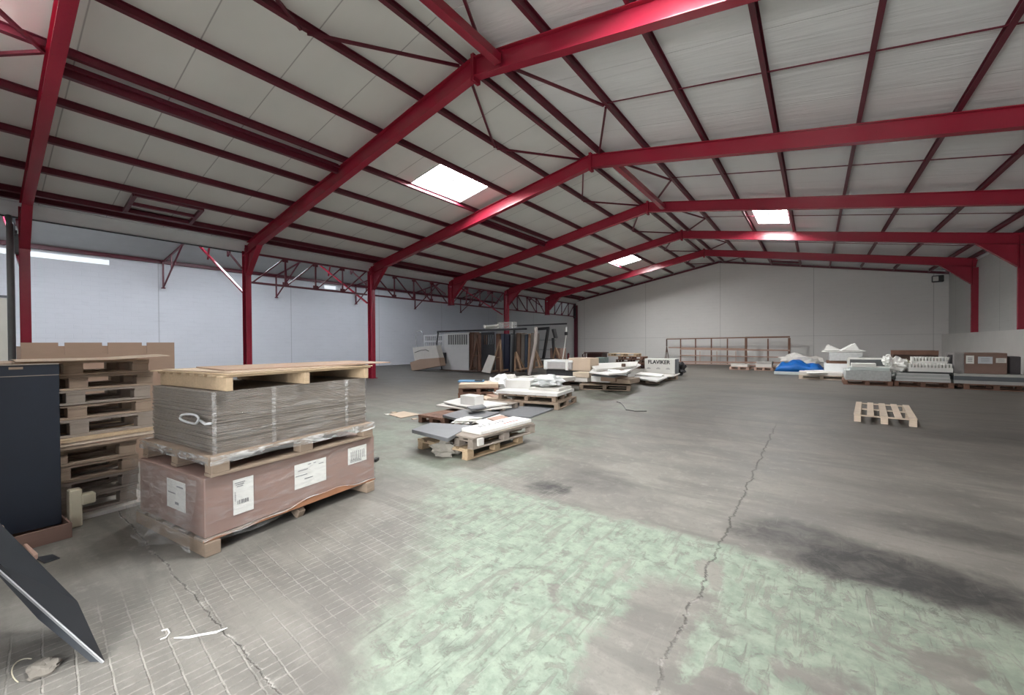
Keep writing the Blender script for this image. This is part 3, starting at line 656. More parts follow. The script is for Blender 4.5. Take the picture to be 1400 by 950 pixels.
for i, (h, m, nm) in enumerate(tower):
    if m is None:
        for q in range(3):
            solo(B().box((PR.x-.42+.01*q, PR.y-.40, zz+.016), (.80, 1.04-.02*q, .030), rz=math.radians(6)+.01*q), 'plank_sheet', (W_TAN, W_PALE, W_NEW)[q], 'timber sheet in the middle of the tall tower, %s of three' % ('lowest', 'middle', 'top')[q], 'board', 'timber sheets in the tall pallet tower')
            zz += .032
        continue
    jx, jy = random.uniform(-.015, .015), random.uniform(-.02, .02)+(.03 if i < 4 else .13)
    # long side along the visible face (local x), pallet extends to -X
    p = Vector((PR.x+jx, PR.y-1.02+jy, zz)); pallet(nm+' '+posn[i], p, aT+random.uniform(-.01, .01), 1.02, .8, h, m, 'pallets of the tall tower')
    zz += h+.002
b = B(); c0 = Vector((PR.x-.40, PR.y-.30, zz+.006))
def warp(s, q): return c0+Vector((-.45+.93*q, -.42+.95*s, .028*max(0, s-.6)*2+.012*math.sin(q*3)))
b.grid(warp, 12, 6); r_ = bmesh.ops.solidify(b.bm, geom=list(b.bm.faces), thickness=.010); solo(b, 'top_sheet', W_PALE, 'thin warped plywood sheet on top of the tall pallet tower', 'board')
TOPZ = zz
# tall notched cardboard behind the tower
Xc = -7.0
p0 = VX(28, 467, Xc); p1 = VX(238, 469, Xc)
b = B(); zt_ = 1.54; notches = [VX(x, 470, Xc).y for x in (83, 142.5, 196.5)]
ycur = p0.y
for ny in notches+[None]:
    ye = (ny-.02) if ny else p1.y
    b.box((Xc, (ycur+ye)/2, (1.40+zt_)/2), (.02, ye-ycur, zt_-1.40)); ycur = (ny+.03) if ny else None
b.box((Xc, (p0.y+p1.y)/2, .70), (.02, p1.y-p0.y, 1.40))
b.box((Xc-.35, p1.y-.01, .75), (.70, .02, 1.50)); b.box((Xc-.70, (p0.y+p1.y)/2, .75), (.02, p1.y-p0.y, 1.50)); b.box((Xc-.35, p0.y+.01, .75), (.70, .02, 1.50))
solo(b, 'cardboard_bin', CARD, 'tall open cardboard bin with three slots in its rim, behind the pallet tower', 'box')
# navy panel
q0 = F(88, 735); q1 = F(-30, 748)
dn = (q1-q0).normalized(); rzn = math.atan2(dn.y, dn.x)
nv = thing('navy_panel', 'tall dark navy panel standing at the left edge before the pallet tower', 'panel', (-4.86, .42, .07), math.radians(-95))
B().box((.40, -.03, .64), (.80, .035, 1.29), bevel=.004).done('sheet', NAVY, nv)
B().box((.40, -.03, 1.288), (.80, .05, .008)).box((.40, -.010, 1.20), (.80, .004, .006)).done('rim', W_GREY, nv)
for x in (.22, .60): B().box((x, -.010, 1.262), (.07, .006, .018)).done('clip', W_TAN, nv)
# cardboard tray holding the panel
t = thing('cardboard_tray', 'open dark cardboard tray on the floor at the foot of the navy panel', 'box', (-4.80, .05, 0), math.radians(5))
b = B(); b.box((0, 0, .006), (.34, .78, .012)); b.box((.17, 0, .06), (.01, .78, .12), ry=.12); b.box((-.17, 0, .06), (.01, .78, .12), ry=-.1); b.box((0, .39, .055), (.34, .01, .11)); b.box((0, -.39, .055), (.34, .01, .11)); b.done('tray', CARD_D, t)
B().box((.182, .05, .16), (.05, .04, .14), rx=.2, bevel=.01).done('folded_flap', CARD, t)
# cream foam blocks
solo(B().box((-4.93, .50, .155), (.09, .075, .31), rz=.1, bevel=.008).box((-4.925, .575, .215), (.08, .085, .085), rz=.1, bevel=.008), 'foam_block', FOAM, 'cream foam block with a side lug, wedged between the navy panel and the pallet tower', 'foam')
# dark board leaning at bottom left
A = F(143, 903); C_ = F(118, 907); 
t = thing('dark_board', 'large charcoal board tilted down to the floor at the bottom left', 'board', (0, 0, 0))
P1 = F(143, 901, .0); P2 = F(128, 858, .0); P3 = F(85, 810, .10); P4 = F(-40, 680, .62); P5 = F(-60, 730, .56); P6 = F(0, 772, .36)
b = B(); b.prism([F(143, 903, .005), F(106, 822, .13), F(-25, 690, .60), F(-45, 735, .56), F(0, 770, .40), F(60, 835, .22)], (-.012, -.018, -.035)); b.done('board_face', CHAR, t)
b = B(); b.bar(F(141, 906, .0), F(-45, 742, .53), .006, .012).done('edge_trim', STEEL, t)
t['label'] = 'large charcoal board tilted down to the floor at the bottom left'
# debris
def crumple(name, mat, label, cat, c, sx, sy, sz, seed, rz=0, group=None):
    b = B(); r = bmesh.ops.create_icosphere(b.bm, subdivisions=3, radius=1); rnd = random.Random(seed); ph = [rnd.uniform(0, 6) for _ in range(6)]
    for v in b.bm.verts:
        p = v.co; w = 1+.22*math.sin(p.x*5+ph[0])*math.sin(p.y*6+ph[1])+.18*math.sin(p.z*9+ph[2]+p.x*4)+rnd.uniform(-.09, .09)
        v.co = Vector((p.x*w*sx, p.y*w*sy, max(-.6, p.z)*w*sz))
    lo = min(v.co.z for v in b.bm.verts)
    bmesh.ops.rotate(b.bm, cent=(0, 0, 0), matrix=Matrix.Rotation(rz, 3, 'Z'), verts=b.bm.verts)
    bmesh.ops.translate(b.bm, vec=Vector(c)-Vector((0, 0, lo)), verts=b.bm.verts); return solo(b, name, mat, label, cat, group)
crumple('torn_cardboard', plain('dirty_grey_card', (.22, .20, .17), .8, .3, 12), 'torn piece of cardboard on the floor beneath the tilted charcoal board', 'cardboard', F(60, 915), .07, .05, .014, 3)
pts = [F(30+22*math.cos(a)+8, 918+18*math.sin(a), .004) for a in [2.2+.25*k for k in range(12)]]
solo(B().tube(pts, .0025, 6), 'strap_loop', FOAM, 'pale strap loop on the floor at the bottom left corner', 'strap')
pts = [F(x, y, .006) for x, y in ((238, 872), (258, 871), (278, 867), (296, 864), (311, 858))]
solo(B().tube(pts, [.002, .006, .005, .006, .002], 6), 'plastic_strip', PAPER, 'short white plastic strip on the floor across the crack', 'strap')
pts = [F(x, y, .004) for x, y in ((221, 862), (229, 860), (232, 865), (227, 871), (219, 874))]
solo(B().tube(pts, .003, 6), 'wire_loop', PAPER, 'tiny pale wire curl on the floor left of the white strip', 'wire')
slab('wood_splinter', W_PINK, 'pale wooden splinter on the floor right of the cardboard tray', 'wood scrap', [(26, 738), (32, 738), (52, 756), (46, 760)], .05, .04)
slab('dark_scrap', CHAR, 'flat dark scrap on the floor behind the tilted board', 'scrap', [(48, 762), (72, 757), (82, 762), (60, 769)], .01, .009)
rnd = random.Random(11)
# ---------------- small front pallet group
a = F(565, 617); c = F(638.7, 629.8); e = F(714, 605.5)
rzp = math.atan2((e-c).y, (e-c).x)
pallet('new tan pallet on the floor under the grey pallet with the white printed carton', c, rzp, 1.19, 1.0, .144, W_NEW, 'pallets of the middle row', boards=5)
Ux = (e-c).normalized(); Uy = Vector((-Ux.y, Ux.x, 0))
def Q(u, v, z): return c+Ux*u+Uy*v+Vector((0, 0, z))
pallet('weathered grey pallet stacked crosswise on the new tan pallet', Q(.02, -.08, .146), rzp-.03, 1.32, .62, .13, W_GREY, 'pallets of the middle row', boards=4)
b = B(); b.prism([Q(.02, -.10, .282), Q(1.30, -.12, .282), Q(1.32, .42, .282), Q(.0, .40, .282)], (0, 0, .018)); solo(b, 'plank_board', W_GREY, 'grey-brown wooden board under the white printed carton', 'board')
t = thing('printed_carton', 'long flat white carton with dark lettering on the front grey pallet', 'box', Q(.16, -.06, .302), rzp-.01)
B().box((.59, .18, .025), (1.12, .36, .05), bevel=.006).done('box_body', PAPER, t)
def text(s, size, loc, rot, mat, parent, name='lettering', ext=.001, bold=0.):
    cu = D.curves.new(name, 'FONT'); cu.body = s; cu.size = size; cu.extrude = ext; cu.align_x = 'CENTER'; cu.align_y = 'CENTER'; cu.offset = bold
    o = D.objects.new(name, cu); COL.objects.link(o); o.location = loc; o.rotation_euler = rot; cu.materials.append(mat); bpy.context.view_layer.update()
    me = D.meshes.new_from_object(o.evaluated_get(bpy.context.evaluated_depsgraph_get())); D.objects.remove(o)
    m = link(name, me, parent); m.location = loc; m.rotation_euler = rot
    if not me.materials: me.materials.append(mat)
    return m
text('ADDAR', .17, (.50, .22, .0515), (0, 0, 0), GREYINK, t); B().box((.78, .10, .0515), (.34, .025, .002)).done('printed_line', REDINK, t)
slab('tile_slab', DGREY, 'dark grey slab overhanging the left of the front tan pallet', 'slab', [(563, 587), (588, 577.5), (646, 581), (612, 599)], .31, .05)
pallet('dark red-brown pallet under the overhanging dark grey slab', Q(.15, .45, .146), rzp, .62, .5, .11, W_DARK, 'pallets of the middle row', boards=4)
solo(B().prism([Q(1.02, .42, .30), Q(1.36, .42, .30), Q(1.40, .60, .31), Q(1.05, .60, .31)], (0, 0, .015)), 'plank_piece', W_PINK, 'pinkish board end at the far corner of the front pallet', 'board')
crumple('crumpled_packaging', plain('dirty_white_foam_wrap', (.33, .31, .27), .8, .35, 8, bump=.8), 'crumpled off-white packaging hanging from the front pallet onto the floor', 'packaging', F(608, 623), .09, .18, .11, 5, rzp+.5)
solo(B().box(Q(.10, -.14, .245), (.10, .03, .09), rz=rzp), 'foam_scrap', OFFW, 'small white foam scrap at the near corner of the grey pallet', 'foam')
# ---------------- second group
a2 = F(575.5, 573); b2 = F(612, 582); 
pallet('red-brown pallet half under the dark slab, second in the left row', F(607, 583), rzp+.02, 1.0, .72, .144, W_RED, 'pallets of the middle row', boards=6)
slab('tile_slab', DGREY, 'dark grey slab on the red-brown pallet, behind the front pallet', 'slab', [(605, 567), (634, 559), (683, 563.5), (643, 577)], .20, .045)
crumple('crumpled_paper', PAPER, 'crumpled white paper between the two dark grey slabs', 'paper', F(640, 578, .16), .26, .12, .05, 8, 1.2) 
pallet('grey pallet under the loose white boards and the white cube', F(668, 569), rzp+.1, 1.15, .85, .144, W_GREY, 'pallets of the middle row', boards=6)
slab('white_board', PAPER, 'narrow white board right behind the white printed carton', 'board', [(650, 576), (683, 566), (690, 568), (657, 580)], .22, .02)
slab('white_board', OFFW, 'long pale board fanned out to the left under the white cube', 'board', [(596, 553.5), (612, 549), (700, 556), (652, 561)], .22, .025)
slab('white_board', WHITE, 'wide white board under the white cube', 'board', [(606, 549), (630, 543.5), (694, 551), (650, 558)], .27, .03)
slab('tile_slab', DGREY, 'thin dark tile leaning by the white cube', 'slab', [(638, 555.5), (660, 552.5), (665, 556), (644, 559)], .31, .03)
Yq = F(640, 562, .25).y; pw = V(640, 553, Yq)
fbox('white_cube', WHITE, 'small white cube box on the fanned white boards', 'box', 629, 649, 541, 554.5, F(640, 553.5, .27).y, .28)
slab('floor_sheet', DGREY, 'large dark grey sheet lying on the floor between the pallets', 'sheet', [(655, 557), (705, 549), (757, 558), (725, 570), (690, 568)], .03, .03)
# ---------------- pallet with blue plate
p = F(652, 541); 
pl = F(598, 543); pr = F(656, 535)
pallet('lower red-brown pallet under the box with the blue plate', F(626, 545), math.radians(38), 1.15, .95, .15, W_RED, 'pallets of the middle row', boards=5)
pallet('upper red-brown pallet directly under the box with the blue plate', F(626, 545)+Vector((0, .02, .152)), math.radians(38), 1.1, .95, .13, W_RED, 'pallets of the middle row', boards=5)
pc = F(626, 545); ca, sa = math.cos(math.radians(38)), math.sin(math.radians(38))
t = thing('flat_carton', 'flat light brown carton on the two red-brown pallets', 'box', (pc.x, pc.y+.02, .285), math.radians(38))
B().box((.55, .48, .055), (1.08, .94, .11), bevel=.008).done('box_body', CARD_L, t)
t = thing('blue_plate', 'flat blue plate lying on the light brown carton', 'plate', (pc.x, pc.y+.02, .397), math.radians(38))
B().box((.30, .70, .02), (.75, .40, .035), bevel=.005).done('plate', LBLUE, t); B().box((.52, .62, .045), (.22, .30, .02), bevel=.003).done('dark_edge_strip', CHAR, t)
# ---------------- plank heap & bags
for i, (pts, z, m, lb) in enumerate((
    ([(655, 535), (664, 532), (704, 545), (694, 549)], .12, W_PINK, 'pinkish plank lying lowest in the heap left of the marble pallets'),
    ([(664, 532), (672, 530.5), (706, 541), (700, 544)], .18, PAPER, 'white narrow plank in the heap left of the marble pallets'),
    ([(650, 541), (658, 538.5), (688, 548), (680, 551)], .08, CARD_L, 'light brown strip at the front of the plank heap'),
    ([(672, 530), (680, 528.5), (708, 537), (704, 540)], .22, W_GREY, 'grey plank topmost in the heap left of the marble pallets'))):
    slab('plank', m, lb, 'plank', pts, z, z-.0 if i == 0 else .05, 'planks heaped between the pallets')
crumple('white_bag', PLASTIC, 'crumpled white bag, left one beside the marble pallets', 'bag', F(682, 540, .0), .32, .25, .30, 15, .5)
crumple('white_bag', OFFW, 'crumpled off-white bag, right one beside the marble pallets', 'bag', F(697, 537, .0), .30, .28, .32, 16, .2)
# ---------------- marble pallet
cc = F(763, 560.5); el = F(697, 549); er = F(800, 546)
rm = math.atan2((el-cc).y, (el-cc).x)-math.pi/2      # local +y towards the left end
rz = math.atan2((F(790, 549)-cc).y, (F(790, 549)-cc).x)
pallet('lower grey-brown pallet with tan blocks under the white slab pallet', cc, rz, 1.35, 1.85, .15, W_TAN, 'pallets of the middle row', boards=8)
ux = Vector((math.cos(rz), math.sin(rz), 0)); uy = Vector((-ux.y, ux.x, 0))
def MQ(u, v, z): return cc+ux*u+uy*v+Vector((0, 0, z))
pallet('upper pallet directly under the white slab', MQ(.12, .1, .152), rz, 1.15, 1.5, .13, W_TAN, 'pallets of the middle row', boards=6)
solo(B().prism([MQ(.10, .05, .285), MQ(1.3, .05, .285), MQ(1.3, 1.65, .285), MQ(.10, 1.65, .285)], (0, 0, .07)), 'marble_slab', WHITE, 'large white slab on the double pallet in the middle', 'slab')
solo(B().prism([MQ(.45, .15, .357), MQ(1.32, .12, .357), MQ(1.36, .95, .357), MQ(.5, .95, .357)], (0, 0, .06)), 'marble_slab', OFFW, 'smaller off-white slab on top of the large white slab', 'slab')
crumple('film_bundle', PLASTIC, 'bundle of white film-wrapped material at the right of the white slabs', 'bundle', MQ(.95, .62, .418), .45, .34, .16, 22, rz)
solo(B().prism([MQ(.70, 1.0, .36), MQ(1.6, 1.0, .36), MQ(1.6, 1.7, .36), MQ(.7, 1.7, .36)], (0, 0, .20)), 'boxed_slab', WHITE, 'thick white boxed slab behind the film bundle', 'slab')
fbox('tile_crate', BRICK, 'small grey crate of tile edges behind the white slab', 'crate', 706, 721, 515, 529, F(713, 538).y, .35)
fbox('stone_slab', OFFW, 'beige stone slab behind the grey tile crate', 'slab', 721, 770, 515.5, 521, F(740, 534).y, .8)
pal2('grey pallet carrying the beige stone slab', F(722, 533), F(768, 535), .6, H=.15, mat=W_GREY, group='pallets of the middle row')
fbox('slab_block', W_DARK, 'dark block filling the gap under the beige stone slab', 'block', 724, 766, 521, 529, F(740, 534).y+.05, .6)
# ---------------- wrapped box & cartons
Yb_ = F(775, 526).y
pal2('pallet under the black film bundle', F(742, 525), F(800, 528), 1.2, H=.15, mat=W_DARK, group='pallets of the middle row')
fbox('film_wrapped_bundle', plain('black_stretch_film', (.05, .05, .055), .18, .5, 9, bump=.8), 'long bundle in shiny black film under the white wrapped box', 'bundle', 747, 803, 504.5, 519, Yb_+.1, .9)
t = thing('wrapped_box', 'long box in white film with a white strap, on the black bundle', 'box', V(744, 504.5, Yb_))
q = V(744, 504.5, Yb_); q2 = V(782, 504.5, Yb_); w_ = q2.x-q.x; hh = V(760, 492.5, Yb_).z-q.z
B().box((w_/2, .4, hh/2), (w_, .8, hh), bevel=.03).done('box_body', plain('grey_wrapped_board', (.42, .40, .39), .4, .2, 5), t)
B().box((w_/2, .4, hh*.9), (w_+.03, .83, hh*.25), bevel=.02).box((.06, .4, hh/2), (.16, .84, hh*1.02), bevel=.02).done('white_wrap', PLASTIC, t)
B().box((w_*.83, .4, hh/2), (.10, .86, hh*1.06)).done('strap', PAPER, t)
fbox('carton', CARD_L, 'large beige carton right of the white wrapped box', 'box', 777, 807, 489.5, 507, Yb_+.05, .7)
fbox('stone_block', W_PALE, 'pale layered block at the right end under the beige carton', 'slab', 783, 805, 509, 516, F(795, 531).y, .5)
fbox('stone_block', OFFW, 'off-white layered block below the pale one', 'slab', 785, 803, 516, 522, F(795, 531).y+.02, .5)
# ---------------- group by the middle
pal2('wide tan pallet with white boards, left of the white sign box', F(792, 532.5), F(862, 534.5), 1.5, H=.17, mat=W_TAN, group='pallets of the middle row', boards=7)
Y13 = F(820, 533.5).y
fbox('slab_stack', WHITE, 'stack of white slabs at the left of the wide tan pallet', 'slab', 808, 833, 515, 522.5, Y13+.05, .9)
fbox('slab_stack', W_TAN, 'tan crate at the right of the wide tan pallet', 'crate', 834, 861, 518, 524.5, Y13+.12, .9)
slab('white_board', WHITE, 'large white board sloping over the wide tan pallet', 'board', [(806, 508), (812, 502), (868, 496), (876, 498), (856, 509), (832, 511)], .62, .05)
slab('grey_board', DGREY, 'grey board peeking out under the large white board', 'board', [(808, 512), (832, 507), (862, 509), (840, 515)], .50, .04)
solo(B().box((V(838, 513, Y13+.4)), (.5, .8, .34), bevel=.02), 'support_box', CARD, 'brown box holding up the large white board', 'box')
crumple('plastic_bundle', PLASTIC, 'crumpled white plastic between the white board and the tan crate', 'plastic', V(841, 513.5, Y13+.02), .35, .2, .10, 31, .1)
slab('white_board', OFFW, 'long off-white board behind the large white board', 'board', [(808, 499), (818, 496.5), (872, 494), (870, 500), (815, 505)], .70, .06)
solo(B().box((V(840, 509, Y13+1.5)), (.7, .7, .34), bevel=.02), 'support_box', CARD_D, 'dark box under the long off-white board', 'box')
fbox('dark_bottle', W_DARK, 'small dark object standing on the white boards', 'bottle', 849.5, 854, 497, 503, Y13+1.2, .1)
# ---------------- sign box
Ys_ = F(900, 513).y-.6
pal2('left low pallet with white slabs before the sign box', F(868, 524), F(902, 524.5), 1.3, H=.15, mat=W_TAN, group='pallets of the middle row')
slab('white_slab', WHITE, 'white slab on the low pallet before the sign box', 'slab', [(866, 516), (872, 511), (912, 515), (899, 520.5)], .21, .05)
slab('white_slab', PAPER, 'second white slab close to the foot of the sign box', 'slab', [(868, 511.5), (876, 508.5), (908, 511), (904, 514)], .27, .05)
pal2('right low pallet under the sign box', F(909, 520), F(927, 518.5), 1.4, H=.15, mat=W_TAN, group='pallets of the middle row')
slab('white_board', OFFW, 'thin off-white board on the right low pallet at the sign box', 'board', [(903, 513), (912, 509.5), (930, 510), (922, 513.5), (911, 515)], .20, .035)
Ysg = F(900, 517).y
t = thing('sign_box', 'white box lettered FLAVIKER standing on the low pallets', 'box', V(881.4, 509.5, Ysg))
q = V(881.4, 509.5, Ysg); q2 = V(922.6, 509.5, Ysg); w_ = q2.x-q.x; hh = V(900, 490.4, Ysg).z-q.z
B().box((w_/2, .2, hh/2), (w_, .4, hh), bevel=.008).done('box_body', PAPER, t)
text('FLAVIKER', w_*.172, (w_*.48, -.006, hh*.76), (math.pi/2, 0, 0), INK, t, 'lettering', .003, .006)
for x in (.14, .46, .78): B().box((w_*x, -.003, hh*.32), (w_*.13, .004, hh*.035)).box((w_*x, -.003, hh*.38), (w_*.08, .004, hh*.02)).done('printed_line', GREYINK, t)
B().box((w_/2, .2, -.02), (w_*.98, .38, .05)).done('base', CARD, t)
B().box((w_+.035, .2, hh/2), (.05, .38, hh*.98)).done('side_panel', GRSTEEL, t)
crumple('dark_bag', BLACK, 'dark crumpled bag at the right side of the sign box', 'bag', F(927, 513), .30, .4, .35, 41, .2)
# far crates
Yf = 24.9
solo(B().box((-11.9, 25.6, .21), (1.2, 1.1, .42)).box((-11.9, 25.5, .85), (1.35, 1.0, .06)).box((-11.3, 25.0, .62), (.06, .06, .42)).box((-12.5, 25.0, .62), (.06, .06, .42)).box((-11.9, 25.6, .60), (1.1, .8, .4)).tube([(-12.5, 25, .88), (-12.7, 25, .7), (-12.6, 25, .4)], .05), 'machine', plain('dark_red_machine', (.07, .025, .022), .5, .3, 5), 'dark red-brown machine by the corner post at the far left', 'machine')
fbox('plastic_bin', GREENBOX, 'small grey-green bin left of the far pallet pile', 'bin', 814, 827, 488.5, 499, 24.2, .6)
zq = 0
for i, (x0, x1, m) in enumerate(((842, 875, W_DARK), (841, 876, W_RED), (842, 877, W_DARK), (845, 878, W_RED), (831, 869, W_NEW))):
    A0 = V(x0, 500, 23.3); A1 = V(x1, 500, 23.3); h_ = .17
    pallet('%s pallet, %s in the far pile left of the sign box' % (('dark brown', 'red-brown', 'dark brown', 'red-brown', 'pale tan')[i], ('lowest', 'second from the floor', 'third from the floor', 'fourth from the floor', 'topmost')[i]), (A0.x, 23.3, zq), 0, A1.x-A0.x, 1.0, h_, m, 'pallets of the far pile'); zq += h_+.004
# ================================================================== DISPLAY RACKS (left middle)
YR = 15.6
def P2(px, py, Y=YR): return V(px, py, Y)
def poly(name, mat, label, cat, pts, Y, th, group=None, holes=None):
    P = [V(x, y, Y) for x, y in pts]
    for p in P[2:]: p.z = .09
    b = B(); b.prism(P, (0, th, 0)); return solo(b, name, mat, label, cat, group)
def slotted(name, mat, label, x0, x1, y0, y1, slots, sy0, sy1, Y, th=.04, cat='panel', parts=None):
    """vertical panel with a row (or rows) of upright slots"""
    A0 = V(x0, y1, Y); A1 = V(x1, y0, Y); X0, X1, Z0, Z1 = A0.x, A1.x, max(.05, A0.z), A1.z
    b = B(); rows = sorted([(V(x0, b_, Y).z, V(x0, a_, Y).z) for a_, b_ in zip(sy0, sy1)])
    cur = Z0
    xs = [V(s, 470, Y).x for s in slots]; hw = (xs[1]-xs[0])*.31
    for (za, zb) in rows:
        b.box(((X0+X1)/2, Y, (cur+za)/2), (X1-X0, th, za-cur))
        ed = [X0]+[v for x in xs for v in (x-hw, x+hw)]+[X1]
        for i in range(0, len(ed), 2): b.box(((ed[i]+ed[i+1])/2, Y, (za+zb)/2), (ed[i+1]-ed[i], th, zb-za))
        cur = zb
    b.box(((X0+X1)/2, Y, (cur+Z1)/2), (X1-X0, th, Z1-cur))
    return solo(b, name, mat, label, cat, 'slotted display panels')
slotted('slotted_panel', plain('pale_grey_panel', (.50, .50, .50), .5, .1, 3), 'white display panel with a row of dark upright slots in the rack', 608, 641, 455, 507, [614+3.0*i for i in range(9)], [458], [471], YR+.1)
slotted('slotted_panel', plain('grey_lattice', (.42, .42, .43), .5, .1, 3), 'grey panel with two rows of slots left of the white one', 578.5, 610, 457, 505, [583+2.6*i for i in range(9)], [460, 468], [465.5, 472.5], YR+.6)
slotted('slotted_panel', BLACK, 'black display panel with upright slots in the middle of the rack', 658.5, 676, 454, 507, [662.5+2.9*i for i in range(5)], [458], [471], YR+.2)
fbox('slot_shade_board', BLACK, 'black board added behind the white slotted panel as shade in its slots', 'board', 611.5, 641.5, 456.5, 503, YR+.22, .05)  # added black sheet imitating the darkness behind the slots
# hand truck with cartons
t = thing('hand_truck', 'grey tubular hand truck behind the cartons at the left of the racks', 'hand truck', V(575, 505, YR-.2))
o_ = V(575, 505, YR-.2)
def HT(px, py, Y=YR-.2): return V(px, py, Y)-o_
B().tube([HT(574, 500), HT(571, 480), HT(568.5, 460), HT(569, 454), HT(572, 452), HT(576, 452.5), HT(578, 456), HT(578.5, 475), HT(580, 500)], .022, 8).done('tube_frame', STEEL, t, True)
B().box(HT(577, 503.5)+Vector((0, .1, 0)), (.5, .35, .02)).done('toe_plate', STEEL, t)
for px in (573, 581): B().tube([HT(px, 501)+Vector((0, .18, 0)), HT(px, 501)+Vector((.06, .18, 0))], .1, 12).done('wheel', BLACK, t)
b = B(); b.prism([V(564, 475, YR-.45), V(596, 472, YR-.45), V(601, 490, YR-.45), V(567, 493, YR-.45)], (0, .35, 0)); solo(b, 'white_carton', OFFW, 'tilted off-white carton on the hand truck', 'box')
b = B(); b.prism([V(560.5, 495.5, YR-.6), V(574, 491, YR-.6), V(600, 489, YR-.6), V(602, 500, YR-.6), V(563, 507, YR-.6)], (0, .4, 0)); solo(b, 'brown_carton', CARD, 'crushed brown carton on the floor before the hand truck', 'box')
b = B(); b.tube([V(567, 482, YR-.50), V(575, 479, YR-.55), V(582, 478, YR-.5), V(586, 480, YR-.5)], .018, 6); solo(b, 'wire_strap', BLACK, 'thin dark strap across the off-white carton', 'strap')
fbox('black_box', BLACK, 'small black box between the cartons and the white slotted panel', 'box', 600.5, 608, 482, 497, YR-.05, .3)
# rack frame with rails
t = thing('display_rack', 'long black metal display rack holding the slotted panels', 'rack', V(605, 506, YR))
o_ = V(605, 506, YR)
def RK(px, py, Y=YR): return V(px, py, Y)-o_
B().bar(RK(598, 453.5), RK(720, 449.5), .07, .09).bar(RK(598, 453.5), RK(599.5, 457), .05, .05).done('top_rail', BLACK, t)
B().bar(RK(602, 505.5), RK(700, 509.5), .10, .05).done('base_rail', W_DARK, t)
B().bar(RK(599, 453.5), RK(597, 470), .05, .05, up=(1, 0, 0)).bar(RK(597, 470), RK(602, 490), .05, .05, up=(1, 0, 0)).bar(RK(602, 490), RK(604, 505), .05, .05, up=(1, 0, 0)).done('upright', BLACK, t)
B().bar(RK(703, 451), RK(701, 509), .09, .06, up=(1, 0, 0)).done('upright', BLACK, t)
# second rack behind
t = thing('display_rack', 'black metal rack frame standing further right behind the racks', 'rack', V(705, 500, 17.6)); o_ = V(705, 500, 17.6)
def RB(px, py, Y=17.6): return V(px, py, Y)-o_
B().bar(RB(700, 445.5), RB(775, 442.5), .06, .07).done('top_rail', BLACK, t)
B().bar(RB(733, 450), RB(751, 448.5), .08, .14).done('short_rail', BLACK, t)
B().bar(RB(749.5, 449), RB(743, 490), .14, .10, up=(1, 0, 0)).done('upright', BLACK, t)
B().bar(RB(757, 450), RB(760, 462), .26, .10, up=(1, 0, 0)).bar(RB(756, 462), RB(758, 492), .12, .10, up=(1, 0, 0)).done('upright', BLACK, t)
B().bar(RB(736, 465), RB(760, 465), .02, .02).bar(RB(736, 478), RB(758, 478), .02, .02).bar(RB(736, 490.5), RB(762, 490.5), .06, .06).done('cross_rail', GRSTEEL, t)
# brown and coloured sample panels standing in the rack
W_RED_K, W_TAN_K, W_GREY_K = W_RED, W_TAN, W_GREY
W_RED = wood('deep_brown_wood', (.15, .075, .05), .5); W_TAN = wood('brown_trestle_wood', (.30, .19, .12), .4); W_GREY = wood('dark_grey_wood', (.14, .12, .105), .5)
samples = [((642, 454), (647, 454), (645, 504), (640, 504), W_RED, 'reddish brown upright panel right beside the white slotted panel'),
           ((648, 455), (652, 455), (652, 504), (647, 504), W_DARK, 'dark brown upright panel, second right of the white slotted panel'),
           ((654, 457), (658, 457), (657, 505), (653, 505), W_RED, 'reddish brown upright panel just left of the black slotted panel'),
           ((678, 456), (683, 456), (685, 480), (678, 480), W_RED, 'short reddish brown panel right of the black slotted panel'),
           ((685, 456), (689, 456), (688, 504), (685, 504), plain('slate_blue_panel', (.035, .045, .075), .4, .2, 4), 'slate blue upright panel in the middle rack'),
           ((690, 457), (696, 457), (696, 504), (690, 504), plain('navy_sample', (.010, .012, .028), .4, .2, 4), 'navy upright panel next to the slate blue one'),
           ((698, 456), (701, 456), (699, 503), (697, 503), GRSTEEL, 'thin dark grey panel before the black upright')]
for i, (p, q, r, s, m, lb) in enumerate(samples): poly('sample_panel', m, lb, 'panel', [p, q, r, s], YR+.25+.02*i, .5, 'sample panels standing in the racks')
samples2 = [((706, 455), (711, 455), (711, 500), (706, 500), W_DARK, 'dark brown upright panel right of the black upright'),
            ((713, 456), (717, 456), (716, 500), (712, 500), W_GREY, 'grey-brown upright panel in the right rack'),
            ((718, 457), (721, 457), (720, 500), (717, 500), plain('blue_grey_panel', (.04, .055, .08), .4, .2, 4), 'blue-grey upright panel in the right rack'),
            ((722.5, 456), (725, 456), (723, 500), (721, 500), W_TAN, 'tan upright panel left of the tall pale post'),
            ((726, 455), (728.5, 455), (726, 500), (724, 500), W_GREY, 'thin grey-brown panel touching the tall pale post')]
for i, (p, q, r, s, m, lb) in enumerate(samples2): poly('sample_panel', m, lb, 'panel', [p, q, r, s], YR+.45+.03*i, .6, 'sample panels standing in the racks')
